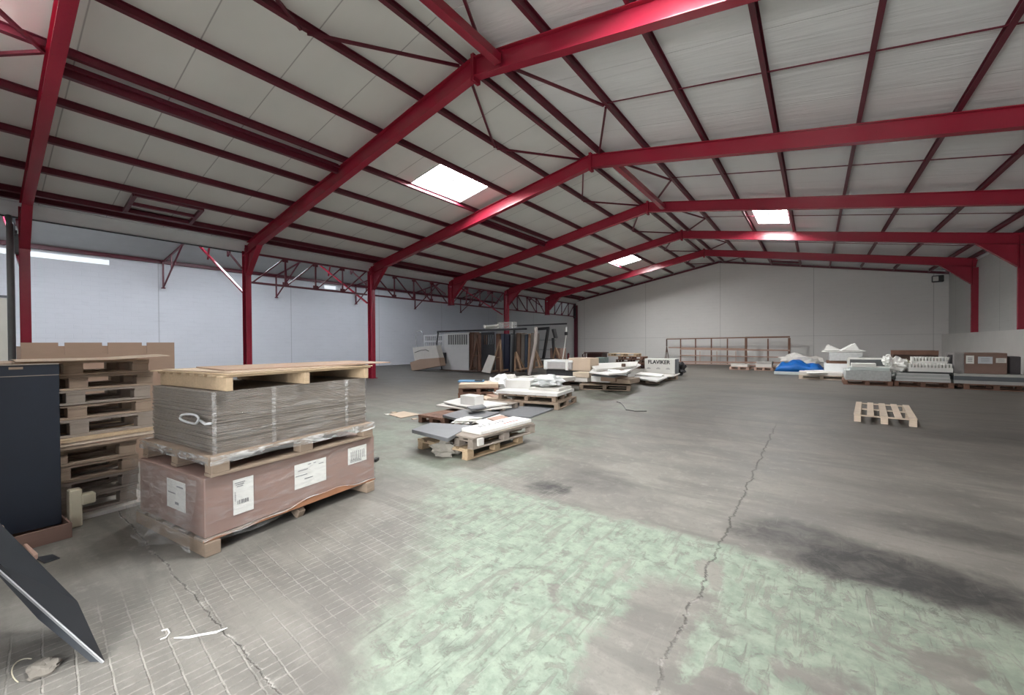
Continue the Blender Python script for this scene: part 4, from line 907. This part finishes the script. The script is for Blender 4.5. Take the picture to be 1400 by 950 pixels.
def Afr(label, apex, fl, fr, Y, m=W_TAN, cross=.55, w=.07):
    t = thing('a_frame_trestle', label, 'trestle', V((fl[0]+fr[0])/2, max(fl[1], fr[1]), Y), 0, 'wooden A-frame trestles in front of the racks'); o_ = t.location.copy()
    a_, l_, r_ = V(*apex, Y)-o_, V(*fl, Y)-o_, V(*fr, Y)-o_
    B().bar(a_, l_, w, w, up=(0, 1, 0)).done('leg', m, t); B().bar(a_, r_, w, w, up=(0, 1, 0)).done('leg', m, t)
    c1, c2 = a_.lerp(l_, cross), a_.lerp(r_, cross); B().bar(c1, c2, w*.6, w*.8, up=(0, 1, 0)).done('cross_bar', m, t)
    g_ = Vector((0, .55, 0)); B().bar(a_, r_*.5+l_*.5+g_, w, w*.8).done('rear_leg', m, t)
    B().bar(l_+Vector((0,0,.06)), l_+g_+Vector((0,0,.06)), w, w).done('foot_rail', m, t); B().bar(r_+Vector((0,0,.06)), r_+g_+Vector((0,0,.06)), w, w).done('foot_rail', m, t)
Afr('brown wooden A-frame right beside the white slotted panel', (653, 462), (643, 505), (657, 506), YR-.1, W_RED)
Afr('tan wooden A-frame before the black slotted panel', (684, 464), (671, 509), (685, 508), YR-.35, W_TAN)
Afr('small tan A-frame standing right of the navy panels', (705, 481), (704, 507), (712.5, 506), YR-.2, W_TAN, .3)
Afr('narrow tan A-frame right of the tall pale post', (732, 478), (730, 504), (738, 503), YR+.2, W_TAN, .6, .06)
Afr('small orange-brown A-frame in the dark right rack', (759.5, 475), (756, 493), (766, 493), 17.3, W_TAN, .5, .06)
W_RED, W_TAN, W_GREY = W_RED_K, W_TAN_K, W_GREY_K
b = B(); b.prism([V(677, 487, YR-.5), V(668, 485, YR-.5), V(658.5, 503.5, YR-.5)*Vector((1,1,0)) if False else Vector((V(658.5, 504, YR-.5).x, YR-.5, .12)), Vector((V(670, 504, YR-.5).x, YR-.5, .06))], (0, .04, 0)); solo(b, 'leaning_tile', OFFW, 'cream tile leaning against the tan A-frame', 'tile')
b = B(); b.bar(V(733, 447, YR-.1), V(732, 470, YR-.1), .13, .10, up=(1, 0, 0)).bar(V(732, 470, YR-.1), Vector((V(723.5, 508, YR-.1).x, YR-.1, .03)), .12, .10, up=(1, 0, 0)); solo(b, 'pale_post', plain('pale_weathered_post', (.45, .40, .37), .6, .15, 4), 'tall pale post leaning at the right end of the racks', 'post')
t = thing('work_light', 'thin white stand with a dark clamp right of the black rack', 'lamp', V(770, 490, 17.0)); o_ = V(770, 490, 17.0)
B().tube([V(769, 489, 17)-o_-Vector((.04, 0, V(769, 489, 17).z)), V(769.5, 489, 17)-o_, V(774, 458, 17)-o_], .025, 8).done('pole', PAPER, t); B().box(V(774, 456, 17)-o_, (.12, .1, .16)).done('clamp', BLACK, t); B().tube([V(774, 454, 17)-o_, V(774, 447, 17)-o_], .05, 8).done('lamp_head', OFFW, t)
t = thing('clear_bin', 'clear plastic bin standing on top of the rack rail', 'box', V(681, 449.5, YR+.2)); o_ = V(681, 449.5, YR+.2)
hw_ = (V(700, 445, YR+.2).x-V(681, 445, YR+.2).x)
CLR = filmmat('clear_plastic', .22)
B().box((hw_/2, .01, .17), (hw_, .015, .32)).box((hw_/2, .4, .17), (hw_, .015, .32)).box((0, .2, .17), (.015, .38, .32)).box((hw_, .2, .17), (.015, .38, .32)).box((hw_/2, .2, .012), (hw_, .38, .015)).done('bin_shell', CLR, t)
B().box((hw_/2, .2, .325), (hw_+.05, .03, .02)).box((0, .01, .16), (.03, .03, .33)).box((hw_, .01, .16), (.03, .03, .33)).done('rim', OFFW, t)
t = thing('roll_bundle', 'white plastic rolls lying on the rack rail beside the clear bin', 'roll', V(662, 449, YR)); o_ = V(662, 449, YR)
B().tube([V(663, 447, YR)-o_, V(681, 444.5, YR)-o_], .06, 10).done('roll', PAPER, t, True); B().tube([V(664, 449, YR+.12)-o_, V(682, 447.5, YR+.12)-o_], .05, 10).done('roll', PAPER, t, True); B().box(V(663.5, 446.5, YR)-o_, (.16, .2, .16), bevel=.03).done('end_clump', PAPER, t)
fbox('dark_crate', CARD_D, 'dark brown crate behind the small orange-brown A-frame', 'crate', 752, 766, 476, 506, 18.0, .6)
solo(B().tube([(-16.0, 29.0, 0), (-16.0, 29.0, .62)], .10, 12).tube([(-16.0, 29.0, .62), (-16.0, 29.0, .72)], [.10, .04], 12), 'fire_extinguisher', plain('dark_red_cylinder', (.16, .02, .025), .4, .2, 4), 'dark red cylinder standing by the far left corner post', 'extinguisher')
# ================================================================== LONG RACK at the far wall
YRk = 29.2
t = thing('long_rack', 'long brown timber and steel rack with three rails standing against the far wall', 'rack', V(911, 499, YRk)); o_ = Vector(t.location); o_.z = 0; t.location = o_
def LR(px, py, Y=YRk): v = V(px, py, Y)-o_; v.z = max(.02, v.z); return v
B().bar(LR(911.5, 463.5), LR(1019, 461.5), .07, .07).bar(LR(1019, 461.5), LR(1080, 460.5), .09, .09).done('top_rail', W_RED, t)
B().bar(LR(914, 475), LR(1019, 477), .05, .07).bar(LR(930, 477, YRk-.2), LR(1080, 479, YRk-.2), .06, .09).done('middle_rail', W_PINK, t)
B().bar(LR(930, 485.5, YRk-.3), LR(1078, 488.5, YRk-.3), .06, .06).done('lower_rail', W_PINK, t)
B().bar(LR(929, 494.5, YRk-.3), LR(1078, 496, YRk-.3), .10, .09).bar(LR(929, 497, YRk-.45), LR(1000, 498, YRk-.45), .10, .05).done('base_rail', W_PINK, t)
for px in (930.5, 951, 972.5, 994.5, 1050): B().bar(LR(px, 463), LR(px, 497), .07, .07, up=(1, 0, 0)).done('upright', W_RED, t)
for px in (1020, 1079): B().bar(LR(px, 462), LR(px, 498), .16, .12, up=(1, 0, 0)).done('upright', W_RED, t)
for px in (957, 980, 1006): B().bar(LR(px, 480, YRk-.25), LR(px, 496, YRk-.25), .035, .035, up=(1, 0, 0)).done('slim_upright', W_PINK, t)
B().bar(LR(911.5, 463.5), LR(911.5, 473), .07, .07, up=(1, 0, 0)).bar(LR(911.5, 473), LR(908.5, 499), .04, .04, up=(1, 0, 0)).bar(LR(911.5, 473), LR(915.5, 499), .04, .04, up=(1, 0, 0)).bar(LR(911.5, 473), LR(912, 499, YRk+.3), .04, .04, up=(1, 0, 0)).done('end_trestle', W_DARK, t)
# pallets with tiles before it
def stackpal(lab, x0, x1, Y, zp, mat, items, dep=1.0):
    A0 = V(x0, 500, Y); A1 = V(x1, 500, Y)
    pallet(lab, (A0.x, Y, 0), 0, A1.x-A0.x, dep, zp, mat, 'pallets of the far side')
    z = zp+.002
    for (nm, m, lb, cat, a, c, h, dd) in items:
        X0 = V(a, 495, Y).x; X1 = V(c, 495, Y).x
        solo(B().box(((X0+X1)/2, Y+.06+dd/2, z+h/2), (X1-X0, dd, h), bevel=.006), nm, m, lb, cat); z += h+.002
stackpal('small pallet with pale slabs before the long rack, left one', 997, 1024, 25.0, .17, W_PINK, [('tile_stack', OFFW, 'pale slab stack on the left small pallet before the long rack', 'slab', 999, 1022, .13, .8)])
stackpal('small pallet with stone blocks before the long rack, right one', 1031, 1057, 25.0, .17, W_PINK, [('tile_stack', OFFW, 'off-white stone slab on the right small pallet before the long rack', 'slab', 1033, 1055, .17, .8), ('tile_stack', plain('grey_stone', (.36, .34, .32), .6, .2, 6), 'grey stone slab topping the right small pallet', 'slab', 1034, 1055.5, .13, .8)])
pallet('pinkish pallet lying behind the two small pallets at the long rack', (V(1010, 495, 26.8).x, 26.8, 0), .05, 2.6, .9, .16, W_PINK, 'pallets of the far side')
# blue tarp heap
YT = 22.3
pal2('low pallet hidden under the blue tarpaulin', V(1062, 511, YT), V(1120, 511, YT), 1.4, H=.14, mat=W_GREY, group='pallets of the far side') if False else None
X0, X1 = V(1059, 500, YT).x, V(1128, 500, YT).x
b = B()
def tarp(s, q):
    x = X0+(X1-X0)*s; e = min(s, 1-s)*2; h = .46*min(1, e*4)**.6*(.72+.38*math.exp(-((s-.42)/.22)**2))+.03*math.sin(s*17)+.025*math.sin(s*31+q*7)
    y = YT+1.5*q; env = math.sin(min(1, max(0, q))*math.pi)**.35 if 0 < q < 1 else 0
    return Vector((x, y, .16+max(0, h)*env))
b.grid(tarp, 44, 14); bmesh.ops.solidify(b.bm, geom=list(b.bm.faces), thickness=.012)
solo(b, 'blue_tarpaulin', BLUE, 'bright blue tarpaulin draped over goods on the far right', 'tarpaulin', smooth=True)
solo(B().box(((X0+X1)/2-.05, YT+.75, .08), (X1-X0-.05, 1.5, .14), bevel=.01), 'slab_stack', plain('greenish_white_slab', (.48, .53, .52), .4, .15, 5), 'low stack of white-green slabs under the blue tarpaulin', 'slab')
crumple('white_sack', OFFW, 'rumpled white sack heaped behind the blue tarpaulin', 'bag', V(1093, 497, 24.4)-Vector((0, 0, V(1093, 497, 24.4).z)), .85, .5, .50, 51)
slab('white_board', PAPER, 'thin white board over the low pallet right of the tarpaulin', 'board', [(1100, 506), (1140, 505.5), (1152, 509), (1104, 510)], .28, .02)
Y19 = F(1100, 518).y
stackpal('low tan pallet with thin boards between the tarpaulin and the wrapped stack', 1092, 1157, Y19, .16, W_PALE, [('board_stack', OFFW, 'flat off-white board stack on the low tan pallet', 'board', 1092, 1152, .12, 1.0)], 1.2)
# white origami-like sheets
YO = 21.2
fbox('wrapped_goods', PLASTIC, 'white film-wrapped block under the tall sheet stack', 'bundle', 1127, 1160, 497, 511, YO, 1.0)
fbox('timber_layer', W_RED, 'brown timber layer below the tall white sheet stack', 'board', 1130, 1158, 493.5, 497, YO+.05, 1.0)
fbox('sheet_stack', plain('pale_grey_sheets', (.52, .53, .52), .5, .25, 12), 'tall stack of pale sheets crowned by two upturned flaps', 'sheets', 1134, 1180, 482, 493.4, YO, 1.3)
fbox('wrapped_goods', plain('grey_wrapped_base', (.30, .30, .30), .4, .2, 6), 'grey wrapped base under the right part of the tall sheet stack', 'bundle', 1160, 1182, 493.4, 516, YO+.1, 1.0)
t = thing('flared_sheet', 'white sheet with two upturned triangular flaps on top of the sheet stack', 'sheet', V(1123, 481.5, YO)); o_ = V(1123, 481.5, YO)
B().prism([V(1123, 481.5, YO)-o_, V(1184, 480.5, YO)-o_, V(1176, 478.8, YO)-o_+Vector((0, .9, 0)), V(1130, 479, YO)-o_+Vector((0, .9, 0))], (0, 0, .03)).done('base_sheet', PAPER, t)
B().prism([V(1126, 479.5, YO)-o_, V(1131, 471, YO)-o_, V(1149, 479.3, YO)-o_], (.1, .35, -.02)).done('flap', PAPER, t)
B().prism([V(1150.5, 479.3, YO)-o_, V(1169, 469.3, YO)-o_, V(1176, 479.3, YO)-o_], (-.1, .35, -.02)).done('flap', PAPER, t)
# wrapped stack with white frame
YG = F(1190, 527).y
stackpal('dark brown pallet under the film-wrapped slab stack', 1153, 1221, YG, .16, W_RED, [('wrapped_stack', plain('film_wrapped_slabs', (.42, .44, .43), .25, .3, 14, bump=.8), 'slab stack in shiny grey film on the far right', 'slab', 1156, 1219, .34, 1.1), ('slab', plain('pale_green_slab', (.52, .58, .56), .35, .1, 5), 'pale green slab on top of the shiny film-wrapped stack', 'slab', 1163, 1217, .10, 1.0)], 1.2)
t = thing('white_tray_frame', 'white rectangular frame with raised rim on the wrapped slab stack', 'frame', V(1160, 502, YG+.5)); o_ = V(1160, 502, YG+.5)
g0, g1 = V(1160, 502, YG+.5)-o_, V(1216, 490.5, YG+.5)-o_; g1.z = max(.2, g1.z); o2 = V(1160, 500, YG+.5).z
B().bar((0, 0, g1.z), (g1.x, 0, g1.z), .05, .07).bar((0, 0, 0), (0, 0, g1.z), .07, .07, up=(1, 0, 0)).bar((g1.x, 0, 0), (g1.x, 0, g1.z), .07, .07, up=(1, 0, 0)).bar((0, 0, .03), (g1.x, 0, .03), .05, .06).done('rim', PAPER, t)
B().box((g1.x/2, .05, g1.z/2), (g1.x, .02, g1.z*.8)).done('back_sheet', GRSTEEL, t)
fbox('white_block', PAPER, 'flat white block inside the white rectangular frame', 'block', 1164, 1198, 496.5, 502, YG+.1, .35)
crumple('white_foam', PAPER, 'crumpled white foam at the right end of the white frame', 'foam', V(1213, 500, YG+.4), .12, .15, .20, 61)
fbox('dark_cover', BLACK, 'dark flat lid behind the white frame', 'lid', 1177, 1214, 489, 499, YG+1.0, .8)
# comb stack
YC = F(1250, 529).y
stackpal('dark red pallet under the white comb-like foam sheets', 1222, 1305, YC, .17, W_RED, [], 1.3)
X0, X1 = V(1224, 515, YC).x, V(1301, 515, YC).x; z = .175
for i in range(5):
    solo(B().box(((X0+X1)/2+.01*(i % 2), YC+.65, z+.028), (X1-X0-.02*i, 1.2, .05), bevel=.004), 'white_board', plain('pale_panel_%d' % (i % 2), ((.55, .56, .55), (.42, .45, .44))[i % 2], .4, .1, 4), 'white panel under the comb-like foam, %s of five' % ('lowest', 'second', 'middle', 'fourth', 'top')[i], 'panel', 'white panels under the comb-like foam'); z += .056
zc0 = z
def comb_sheet(label, x0, x1, Y, z0, hb, hp, n, th=.5, mat=PAPER):
    X0, X1 = V(x0, 500, Y).x, V(x1, 500, Y).x; b = B(); b.box(((X0+X1)/2, Y+th/2, z0+hb/2), (X1-X0, th, hb)); st = (X1-X0)/n
    for i in range(n): b.box((X0+st*(i+.5), Y+th/2, z0+hb+hp/2), (st*.55, th, hp))
    return solo(b, 'foam_comb', mat, label, 'foam', 'white comb-like foam pieces')
comb_sheet('low white foam comb with dark slots, front one', 1242, 1303, YC+.05, zc0+.05, .14, .13, 13, .35)
comb_sheet('tall white foam comb behind the front one', 1246, 1300, YC+.5, zc0+.05, .34, .13, 12, .35)
solo(B().box(((V(1235, 500, YC).x+V(1303, 500, YC).x)/2, YC+.55, zc0+.025), (V(1303, 500, YC).x-V(1235, 500, YC).x, 1.0, .045)), 'black_board', BLACK, 'thin black board under the foam combs', 'board')
crumple('foam_pile', PAPER, 'upright pile of white foam bits left of the foam combs', 'foam', (V(1227, 500, YC+.2).x, YC+.3, zc0), .27, .25, .27, 71)
crumple('foam_pile', FOAM, 'cream foam chunk between the foam pile and the combs', 'foam', (V(1239, 500, YC+.4).x, YC+.55, zc0+.1), .12, .2, .18, 73)
X0, X1 = V(1221, 484, YC+2.5).x, V(1283, 484, YC+2.5).x
t = thing('timber_stack', 'dark reddish timber crate standing behind the foam combs', 'crate', (X0, YC+2.5, 0))
B().box(((X1-X0)/2, .3, .5), (X1-X0, .6, 1.0)).done('crate_body', W_DARK, t); B().box(((X1-X0)/2, -.02, 1.08), (X1-X0, .04, .16)).box(((X1-X0)/2, .58, 1.08), (X1-X0, .04, .16)).done('top_rail', W_RED, t)
# labelled carton at far right
YL = F(1350, 533.5).y
stackpal('dark pallet at the right edge under grey slabs and the labelled carton', 1318, 1412, YL, .17, W_RED, [], 1.5)
X0, X1 = V(1305, 515, YL).x, V(1412, 515, YL).x
for i, (h, m, lb) in enumerate(((.10, plain('grey_slab_a', (.38, .38, .37), .5, .15, 4), 'lowest grey slab under the labelled carton'), (.13, plain('dark_slab_b', (.10, .11, .12), .5, .2, 4), 'dark middle slab under the labelled carton'), (.07, plain('grey_slab_c', (.42, .42, .40), .5, .15, 4), 'upper pale grey slab under the labelled carton'))):
    z0 = .173+sum((.10, .13, .07)[:i])+.002*i
    solo(B().box(((X0+X1)/2, YL+.8, z0+h/2), (X1-X0, 1.5, h), bevel=.005), 'stone_slab', m, lb, 'slab')
fbox('white_block', OFFW, 'flat off-white block at the front right under the labelled carton', 'block', 1366, 1404, 514, 519.5, YL-.02, .3) if False else None
zt0 = .173+.30+.006
Yk = YL+.3
q = V(1304, 508, Yk); q2 = V(1377, 508, Yk); ht = V(1340, 482.5, Yk).z-zt0
t = thing('labelled_carton', 'long dark brown carton with three white labels, wrapped at its left end', 'box', (q.x, Yk, zt0))
w_ = q2.x-q.x
B().box((w_/2, .45, ht/2), (w_, .9, ht), bevel=.01).done('box_body', CARD_D, t)
B().box((w_*.10, .45, ht/2), (w_*.215, .93, ht*1.03), bevel=.02).done('wrapped_end', plain('dull_grey_film', (.24, .225, .22), .3, .2, 8, bump=.6), t)
for (a_, c_, y0_, y1_, m_) in ((1320.6, 1331.6, 486, 497, PAPER), (1337, 1357, 487.5, 497, plain('bluish_label', (.50, .53, .56), .5, .1, 9)), (1361.5, 1376, 489.5, 496, OFFW)):
    xa, xb = V(a_, 490, Yk).x-q.x, V(c_, 490, Yk).x-q.x; za, zb = V(a_, y1_, Yk).z-zt0, V(a_, y0_, Yk).z-zt0
    e = B().box(((xa+xb)/2, -.006, (za+zb)/2), (xb-xa, .006, zb-za)).done('white_label', m_, t)
    b = B()
    for r in range(3): b.box(((xa+xb)/2, -.011, za+(zb-za)*(.3+.2*r)), ((xb-xa)*.6, .004, (zb-za)*.06))
    b.done('printed_text', INK if m_ is PAPER else GREYINK, e)
solo(B().prism([Vector((q.x-.18, Yk+.1, zt0)), Vector((q.x-.03, Yk+.1, zt0)), Vector((q.x+.02, Yk+.1, zt0+.55)), Vector((q.x-.02, Yk+.1, zt0+.58))], (0, .5, 0)), 'black_flap', BLACK, 'black sheet leaning at the left end of the labelled carton', 'sheet')
qa, qb = V(1380, 505, Yk+.3), V(1396, 505, Yk+.3)
solo(B().box(((qa.x+qb.x)/2, Yk+.6, zt0+.27), (qb.x-qa.x, .6, .54), bevel=.02), 'dark_box', plain('dark_purple_grey_box', (.07, .06, .065), .6, .2, 5), 'dark box right of the labelled carton', 'box')
# ================================================================== SINGLE PALLET on the right
a0 = F(1167.5, 576); a1 = F(1253, 583)
rz = math.atan2((a1-a0).y, (a1-a0).x)-.105
t = thing('pallet', 'pale open pallet lying alone on the floor at the right', 'pallet', a0, rz, 'wooden pallets')
Lw = (a1-a0).length; Dd = 2.05
for k in range(5): B().box((.045+(Lw-.09)*k/4, Dd/2, .137), (.10, Dd, .018), bevel=.003).done('deck_board', W_PALE, t)
for k in range(3): B().box((Lw/2, .045+(Dd-.09)*k/2, .119), (Lw, .09, .018), bevel=.003).done('cross_board', W_PALE, t)
for k in range(3):
    for j in range(3): B().box((.05+(Lw-.10)*k/2, .055+(Dd-.11)*j/2, .055), (.10, .11, .11), bevel=.004).done('block', W_PALE, t)
slab('cardboard_sheet', CARD_L, 'torn flat cardboard on the floor left of the red-brown pallet', 'cardboard', [(531, 566), (552, 562), (574, 566), (548, 571)], .015, .012)
# cable and floor scraps
solo(B().tube([F(x, y, .008) for x, y in ((843, 549), (849, 551), (853, 555), (856, 560), (868, 562), (884, 562))], .009, 6), 'cable', BLACK, 'thin dark cable curled on the green-tinted floor behind the middle pallets', 'cable')
scr = [(530, 567, PAPER), (545, 570, CHAR), (552, 566, W_GREY), (560, 568, PAPER), (538, 564, CARD_L), (690, 517, PAPER), (697, 517, CARD_L), (752, 514, PAPER), (566, 573, CARD_L)]
wh = ['white scrap on the floor near the second column, leftmost', 'dark scrap right of the leftmost white scrap', 'grey wooden sliver beside the red-brown pallet', 'white paper bit beside the red-brown pallet', 'light brown crumb behind the leftmost scraps', 'white scrap before the racks', 'light brown scrap before the racks, right of the white one', 'white scrap left of the wrapped white box', 'light brown scrap by the corner of the red-brown pallet']
for (x, y, m), lb in zip(scr, wh):
    c = F(x, y); w = random.uniform(.05, .10)
    solo(B().prism([c+Vector((-w, -.03, .001)), c+Vector((w*.6, -.05, .001)), c+Vector((w, .05, .001)), c+Vector((-w*.5, .06, .001))], (0, 0, .012)), 'floor_scrap', m, lb, 'scrap', 'small scraps on the floor')
solo(B().box(F(512, 631)+Vector((0, .02, .02)), (.05, .10, .035), rz=.6), 'wood_chip', BLACK, 'small black chip on the floor right of the wrapped pile', 'scrap')
# ================================================================== LIGHT
def area(name, loc, rot, sx, sy, e, c=(1, 1, 1), spread=None):
    l = D.lights.new(name, 'AREA'); l.shape = 'RECTANGLE'; l.size = sx; l.size_y = sy; l.energy = e; l.color = c
    if spread: l.spread = spread
    o = D.objects.new(name, l); COL.objects.link(o); o.location = loc; o.rotation_euler = rot; return o
# daylight through the open loading door behind the photographer
area('door_daylight', ((DX0+DX1)/2, YB-.32, DH/2), (math.radians(90), 0, 0), DX1-DX0-.1, DH-.1, 22, (1., .99, .97))
# bright open yard outside, seen through the loading door
area('yard_daylight', (-1.15, -3.4, 2.1), (math.radians(86), 0, math.radians(4)), 1.5, 1.8, 330, (1., .99, .96))
structure(B().box(((XN+6.2)/2, YB-4.3, -.1), (6.2-XN, 8.0, .2)).done('ground', plain('yard_concrete', (.35, .34, .32), .8, .15, 1)))
w = D.worlds.new('World'); bpy.context.scene.world = w; w.use_nodes = True
bg = w.node_tree.nodes['Background']; bg.inputs[0].default_value = (.75, .85, 1, 1); bg.inputs[1].default_value = 1.5
# ================================================================== CAMERA
cam = D.cameras.new('Camera'); co = D.objects.new('Camera', cam); COL.objects.link(co)
cam.sensor_fit = 'HORIZONTAL'; cam.sensor_width = 36; cam.lens = FOC/1400*36; cam.clip_start = .02; cam.clip_end = 200
R = Matrix.Rotation(YAW, 4, 'Z') @ Matrix.Rotation(math.pi/2-PIT, 4, 'X') @ Matrix.Rotation(ROLL, 4, 'Z')
co.matrix_world = Matrix.Translation((0, 0, CAMH)) @ R
sc = bpy.context.scene; sc.camera = co
sc.view_settings.view_transform = 'Standard'; sc.view_settings.look = 'None'; sc.view_settings.exposure = 0.74; sc.view_settings.gamma = 1; sc.view_settings.use_curve_mapping = False
